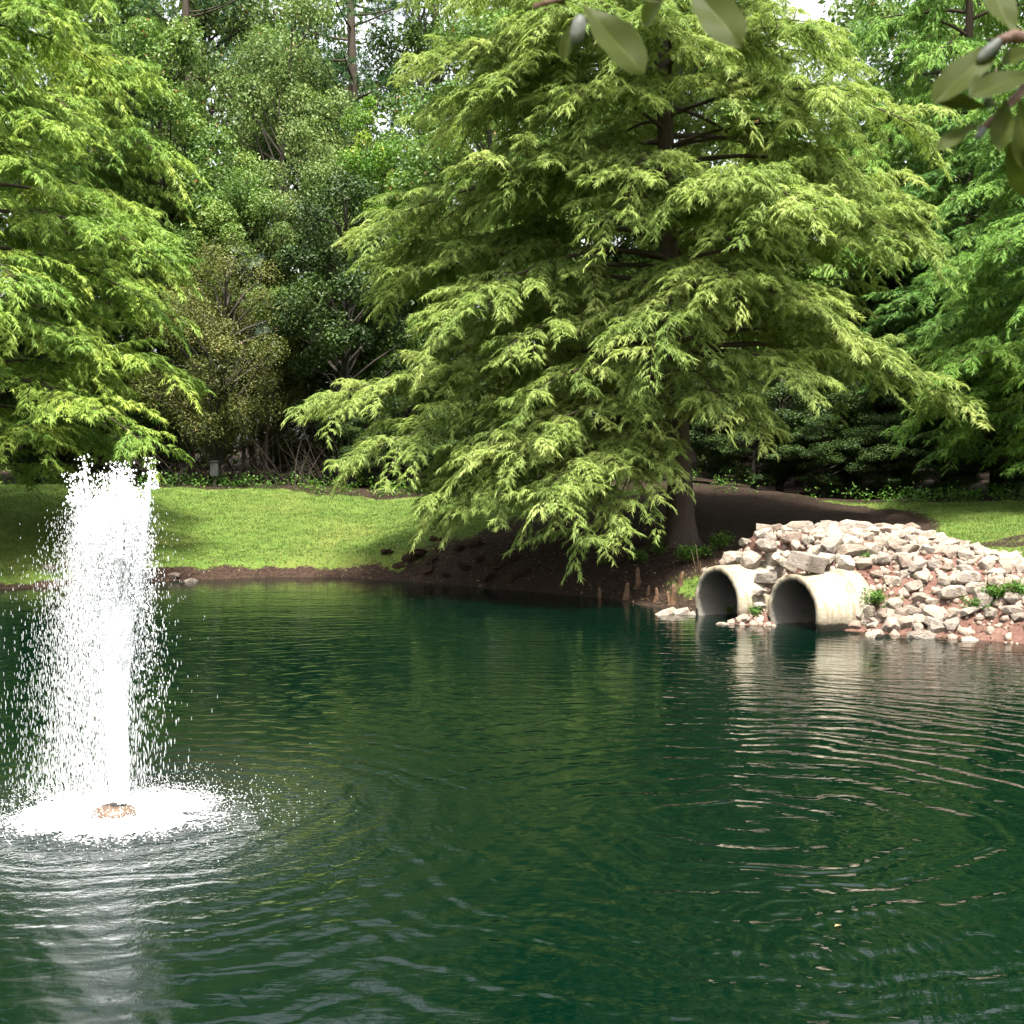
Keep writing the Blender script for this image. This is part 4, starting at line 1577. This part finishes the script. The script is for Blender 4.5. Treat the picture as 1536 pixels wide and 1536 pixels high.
# jet: a lumpy column that frays into many tongues of white water
S = Soup()
zz = np.linspace(.08, 1.7, 44)
rad = np.interp(zz, [.08, .5, .9, 1.3, 1.7], [.062, .070, .085, .10, .06])
P = np.column_stack([.01 * np.sin(zz * 6), .01 * np.cos(zz * 7), zz])
S.tube(P, rad, 20, True, lambda i, th: 1 + .08 * np.sin(th * 4 + i * .9) + .14 * np.sin(th * 7 - i * 1.7) * np.clip(i / 30, 0, 1) + .05 * gf.normal(size=(44, 20)))
obj("jet", S.build("jet", M["foam"], True), fo)
S = Soup()
TOPS = []
for i in range(26):
    a, rr = gf.uniform(0, 6.28), .27 * math.sqrt(gf.random())
    top = np.array([math.cos(a) * rr - .02, math.sin(a) * rr, gf.uniform(1.85, 2.36)])
    TOPS.append(top)
    m = 14
    t = np.linspace(0, 1, m)
    P = np.column_stack([top[0] * (.55 + .45 * t), top[1] * (.55 + .45 * t), 1.5 + (top[2] - 1.5) * t])
    S.tube(P, np.interp(t, [0, .5, .85, 1], [.012, .03, .02, .008]) * gf.uniform(.5, 1.1), 7, True, lambda i, th: 1 + .35 * np.sin(th * 3 + i * 1.9) + .2 * gf.normal(size=(14, 7)))
obj("tongues", S.build("tongues", M["foam"], True), fo)["kind"] = "stuff"

OCT = np.array([[1, 0, 0], [-1, 0, 0], [0, 1, 0], [0, -1, 0], [0, 0, 1], [0, 0, -1]], float)
OCF = np.array([[0, 2, 4], [2, 1, 4], [1, 3, 4], [3, 0, 4], [2, 0, 5], [1, 2, 5], [3, 1, 5], [0, 3, 5]])
TET = np.array([[1, 0, -.4], [-.5, .87, -.4], [-.5, -.87, -.4], [0, 0, 1.0]])
TEF = np.array([[0, 1, 3], [1, 2, 3], [2, 0, 3], [0, 2, 1]])


def drops(S, P, r, stretch, V0, F0):
    n = len(P)
    k = len(V0)
    V = P[:, None, :] + V0[None] * np.stack([r, r, r * stretch], -1)[:, None, :]
    S.add(V.reshape(-1, 3), (F0[None] + (np.arange(n) * k)[:, None, None]).reshape(-1, 3))


def ballistic(n, spread, apex, wind, tmin=0.0, tmax=1.0):
    G = 9.81
    vz = np.sqrt(2 * G * apex * np.clip(1.05 - np.abs(gf.normal(0, .16, n)), .4, 1.05))
    ang = gf.uniform(0, 2 * math.pi, n)
    vh = np.abs(gf.normal(0, spread, n))
    T = 2 * vz / G
    t = T * gf.uniform(tmin, tmax, n)
    x = vh * np.cos(ang) * t + wind * gf.uniform(.1, 1.5, n) * t * t
    y = vh * np.sin(ang) * t
    z = .1 + vz * t - .5 * G * t * t
    return np.column_stack([x, y, np.maximum(z, .01)]), np.abs(vz - G * t)


S = Soup()
# dense head of the jet: bursts of drops thrown together
for b in range(130):
    n = 150
    vz = math.sqrt(2 * 9.81 * 1.93 * (1.02 - abs(gf.normal(0, .09)))) * (1 + gf.normal(size=n) * .02)
    vh = .36 * math.sqrt(gf.random())
    a = gf.uniform(0, 6.28)
    t = 2 * vz / 9.81 * np.clip(gf.normal(.48, .15, n), .16, .9)
    P = np.column_stack([(vh * math.cos(a) + gf.normal(size=n) * .022) * t - .03 * t * t, (vh * math.sin(a) + gf.normal(size=n) * .022) * t, .1 + vz * t - 4.905 * t * t])
    drops(S, P[P[:, 2] > .02], gf.uniform(.002, .0065, n)[P[:, 2] > .02], gf.uniform(1.2, 2.6, n)[P[:, 2] > .02], OCT, OCF)
SV, SM = Soup(), Soup()
# falling veil
P, sp_ = ballistic(9500, .17, 1.95, -.07, .42, 1.0)
drops(SV, P, gf.uniform(.0014, .0040, len(P)), 3.0 + sp_ * 1.0, OCT, OCF)
o = obj("veil", SV.build("veil", M["veil"]), fo)
o["kind"] = "stuff"
# fine drops drifting left
P, sp_ = ballistic(30000, .20, 1.9, -.24, .4, 1.0)
drops(SM, P, gf.uniform(.0016, .0036, len(P)), 2.6 + sp_ * .9, TET, TEF)
P, sp_ = ballistic(14000, .20, 1.95, -.05, .25, .85)
drops(SM, P, gf.uniform(.0018, .004, len(P)), 2.0 + sp_ * .6, TET, TEF)
o = obj("mist", SM.build("mist", M["mist"]), fo)
o["kind"] = "stuff"
# drops torn from the tips of the tongues
for c in TOPS:
    n = 90
    f = gf.random(n) ** 1.5
    P = c + np.column_stack([gf.normal(size=n) * .03, gf.normal(size=n) * .03, (f - .55) * .22])
    drops(S, P, gf.uniform(.003, .011, n) * (1.1 - .5 * f), np.full(n, 1.3), OCT, OCF)
o = obj("spray", S.build("spray", M["foam"]), fo)
o["kind"] = "stuff"
# boiling white water where the spray lands: one lumpy sheet with a ragged rim
nr, ns = 34, 120
th = np.linspace(0, 2 * math.pi, ns, endpoint=False)
rim = .40 * (1 + .16 * np.sin(3 * th + 1) + .10 * np.sin(7 * th + 2) + .07 * np.sin(13 * th) + .05 * gf.normal(size=ns))
rg = np.linspace(.02, 1, nr)[:, None]
rr = rg * rim[None, :]
X, Y = rr * np.cos(th) - .06, rr * np.sin(th)
Z = .012 + .018 * (1 - rg ** 3) + .028 * gf.normal(size=(nr, ns)) * (1 - rg ** 2) - .03 * rg ** 6
hole = np.exp(-(((X + .02) / .17) ** 2 + ((Y + .10) / .15) ** 2))
Z = Z - .11 * hole
V = np.stack([X, Y, Z], -1).reshape(-1, 3)
i_ = np.arange(nr - 1)[:, None] * ns
j_ = np.arange(ns)[None, :]
Q = np.stack([i_ + j_, i_ + (j_ + 1) % ns, i_ + ns + (j_ + 1) % ns, i_ + ns + j_], -1).reshape(-1, 4)
obj("foam_sheet", mesh("foam_sheet", V, Q, M["foam"], None, True), fo)
# flecks of foam round it
S = Soup()
n = 14000
rr = np.where(gf.random(n) < .62, .28 + np.abs(gf.normal(0, .2, n)), .25 + gf.exponential(.33, n))
aa = gf.uniform(0, 6.28, n)
P = np.column_stack([rr * np.cos(aa) - .04, rr * np.sin(aa), .003 + np.abs(gf.normal(0, .018, n)) * np.exp(-rr * 1.8)])
keepf = wob(P[:, 0] * 6, P[:, 1] * 9) > -.25 + .45 * (rr - .6)
sz = (gf.uniform(.004, .013, n) * np.exp(-(rr - .4) * 2.0) + .0012)
P, sz, n = P[keepf], sz[keepf], int(keepf.sum())
V = P[:, None, :] + OCT[None] * np.stack([sz * gf.uniform(1, 2.6, n), sz * gf.uniform(.6, 1.0, n), sz * .4], -1)[:, None, :]
S.add(V.reshape(-1, 3), (OCF[None] + (np.arange(n) * 6)[:, None, None]).reshape(-1, 3))
n = 9000
rr = np.abs(gf.normal(0, .42, n)) + .08
aa = gf.uniform(0, 6.28, n)
P = np.column_stack([rr * np.cos(aa), rr * np.sin(aa), gf.exponential(.045, n) + .005])
P = P[(rr > .24) | (P[:, 1] > .03)]
n = len(P)
drops(S, P, gf.uniform(.0015, .005, n), np.full(n, 1.2), TET, TEF)
o = obj("foam", S.build("foam", M["foam"]), fo)
o["kind"] = "stuff"

# ------------------------------------------------------------------ the oak whose twigs hang into the top of the picture
OAK = (1.3, -2.6)
oakz = gz(*OAK)
oak = empty("oak_tree", (OAK[0], OAK[1], oakz))
props(oak, "overhanging oak with broad olive leaves dangling into the top of the picture", "tree")
ob = np.array([OAK[0], OAK[1], oakz])
S = Soup()
S.tube(np.array([[0, 0, -.1], [0, 0, .5], [.05, .1, 2], [0, .4, 4], [-.2, 1.0, 6]]), [.34, .26, .22, .17, .08], 14)
LIMB = [np.array([0, .3, 3.2]), np.array([-.35, 1.6, 3.9]), np.array([-.75, 2.7, 3.55]), np.array([-.9, 3.35, 3.0])]
S.tube(np.array(LIMB), [.09, .06, .035, .012], 8)
LIMB2 = [np.array([0, .3, 3.2]), np.array([.1, 1.6, 3.7]), np.array([-.2, 2.8, 3.3]), np.array([-.62, 3.38, 2.55])]
S.tube(np.array(LIMB2), [.08, .05, .03, .01], 8)
obj("trunk", S.build("oak_trunk", M["bark_wood"], True), oak)
S = Soup()
go = np.random.default_rng(191)
for i in range(120):
    c = np.array([go.normal() * 2.0 - .4, go.uniform(-2.5, 3.6), go.uniform(4.3, 7.5)])
    clump_leaves(S, c - [0, 0, 0] - np.array([0, 0, 0]), go.uniform(.4, .8), 130, .10, go)
o = obj("crown", S.build("oak_crown", M["oak"]), oak)
o["kind"] = "stuff"


def oak_leaf_mesh(name, L, W, bend, seed, vein=.0):
    """Obovate leaf along +Y, thick enough to see, bent about X."""
    g = np.random.default_rng(seed)
    t = np.linspace(0, 1, 11)
    w = W * .5 * np.interp(t, [0, .08, .25, .45, .65, .82, .93, 1], [.05, .2, .55, .86, 1.0, .82, .5, .04])
    rows = []
    for ti, wi in zip(t, w):
        for s in (-1, -.55, -.06, 0, .06, .55, 1):
            edge = 1 + .05 * math.sin(ti * 17 + seed + s)
            y = L * ti
            z = -bend * L * ti * ti + .12 * abs(s) * wi * 2 + .02 * L * math.sin(ti * 9 + s * 2 + seed)
            rows.append((s * wi * edge, y, z))
    V = np.array(rows)
    n = len(t)
    i = (np.arange(n - 1)[:, None] * 7 + np.arange(6)[None, :]).ravel()
    Q = np.stack([i, i + 1, i + 8, i + 7], -1)
    tint = np.full((n, 7), g.uniform(.2, .6)) + g.normal(size=(n, 7)) * .07
    tint[:, 3] = 1.0
    tint = tint.ravel()
    V[:, 0] *= .86
    return mesh(name, V, Q, M["oak"], {"tint": tint}, True)




def leaf_between(p0, p1, W, face, parent, seed, bend=.1):
    p0, p1 = Vector(p0), Vector(p1)
    y = (p1 - p0)
    L = y.length
    y.normalize()
    z = Vector(face).normalized()
    x = y.cross(z).normalized()
    z = x.cross(y)
    me = oak_leaf_mesh("leaf", L, W, bend, seed)
    o = obj("leaf", me, parent)
    m = Matrix((x, y, z)).transposed().to_4x4()
    m.translation = p0
    o.matrix_local = m
    return o


def sprig(path, rad, leaflist, buds, label):
    S = Soup()
    P = np.array(path) - ob
    S.tube(P, rad, 7)
    tw = obj("twig", S.build("twig", M["oak_twig"], True), oak)
    tw["label"] = label
    for i, (a, b, W, da, db) in enumerate(leaflist):
        leaf_between(px(*a, da) - ob, px(*b, db) - ob, W, (RNG.normal() * .35, -1, .5 + RNG.normal() * .3), tw, i + len(leaflist))
    for (a, b, r, d) in buds:
        S = Soup()
        q0, q1 = px(*a, d) - ob, px(*b, d) - ob
        t = np.linspace(0, 1, 6)[:, None]
        S.tube(q0 + (q1 - q0) * t, r * np.array([.55, .95, 1, 1, .85, .4]), 10)
        obj("bud", S.build("bud", M["bud"], True), tw)


mm = lambda pxs, d: pxs * d / FPX
sprig([ob + LIMB[3], px(1075, -80, .85), px(980, -34, .82), px(880, -14, .80), px(800, 10, .80)], [.006, .004, .003, .0022, .0014],
      [((874, 8), (968, 104), mm(80, .8), .80, .79), ((1035, -25), (1110, 60), mm(78, .8), .83, .80), ((862, 30), (842, 90), mm(26, .8), .80, .80),
       ((905, -5), (1000, -10), mm(50, .8), .81, .83), ((1000, -12), (960, 36), mm(44, .86), .84, .86), ((850, 10), (790, -30), mm(50, .8), .80, .81)],
      [((872, 24), (862, 66), mm(11, .8), .795)], "left oak twig with three broad leaves at the top edge")
sprig([ob + LIMB2[3], px(1640, 20, .78), px(1560, 100, .77), px(1532, 138, .765), px(1498, 172, .76), px(1468, 196, .76)], [.006, .004, .0032, .0026, .002, .0014],
      [((1522, 55), (1478, -40), mm(62, .77), .765, .79), ((1508, 62), (1400, 144), mm(62, .76), .76, .75), ((1548, 112), (1460, 132), mm(64, .75), .765, .74),
       ((1480, 162), (1398, 142), mm(32, .76), .76, .76), ((1470, 184), (1405, 220), mm(32, .76), .76, .755), ((1508, 148), (1500, 222), mm(42, .75), .76, .75),
       ((1530, 150), (1545, 255), mm(60, .76), .765, .77), ((1510, 210), (1560, 300), mm(64, .78), .77, .78), ((1560, 75), (1500, 90), mm(40, .77), .77, .78)],
      [((1500, 60), (1467, 92), mm(9, .755), .755), ((1478, 156), (1488, 150), mm(8, .755), .755), ((1478, 192), (1464, 208), mm(6, .755), .755)],
      "right oak twig with a cluster of broad olive leaves")
S = Soup()
S.tube(np.array([px(1560, 60, .765), px(1520, 54, .76), px(1498, 62, .756)]) - ob, [.0035, .0032, .0028], 7)
tw = obj("twig", S.build("twig", M["oak_twig"], True), oak)


# one yellow leaf floating on the open water
S = Soup()
q = px(1257, 1400, 7.36)
leaves(S, np.array([[0, 0, 0.004]]), np.array([[0, 0.1, 1.0]]), [.06], [.035], np.array([.9]), np.random.default_rng(3))
o = obj("floating_leaf", S.build("floating_leaf", M["dry"]), None, (q[0], q[1], .003))
props(o, "small yellowish leaf floating on the dark water at lower right", "leaf")
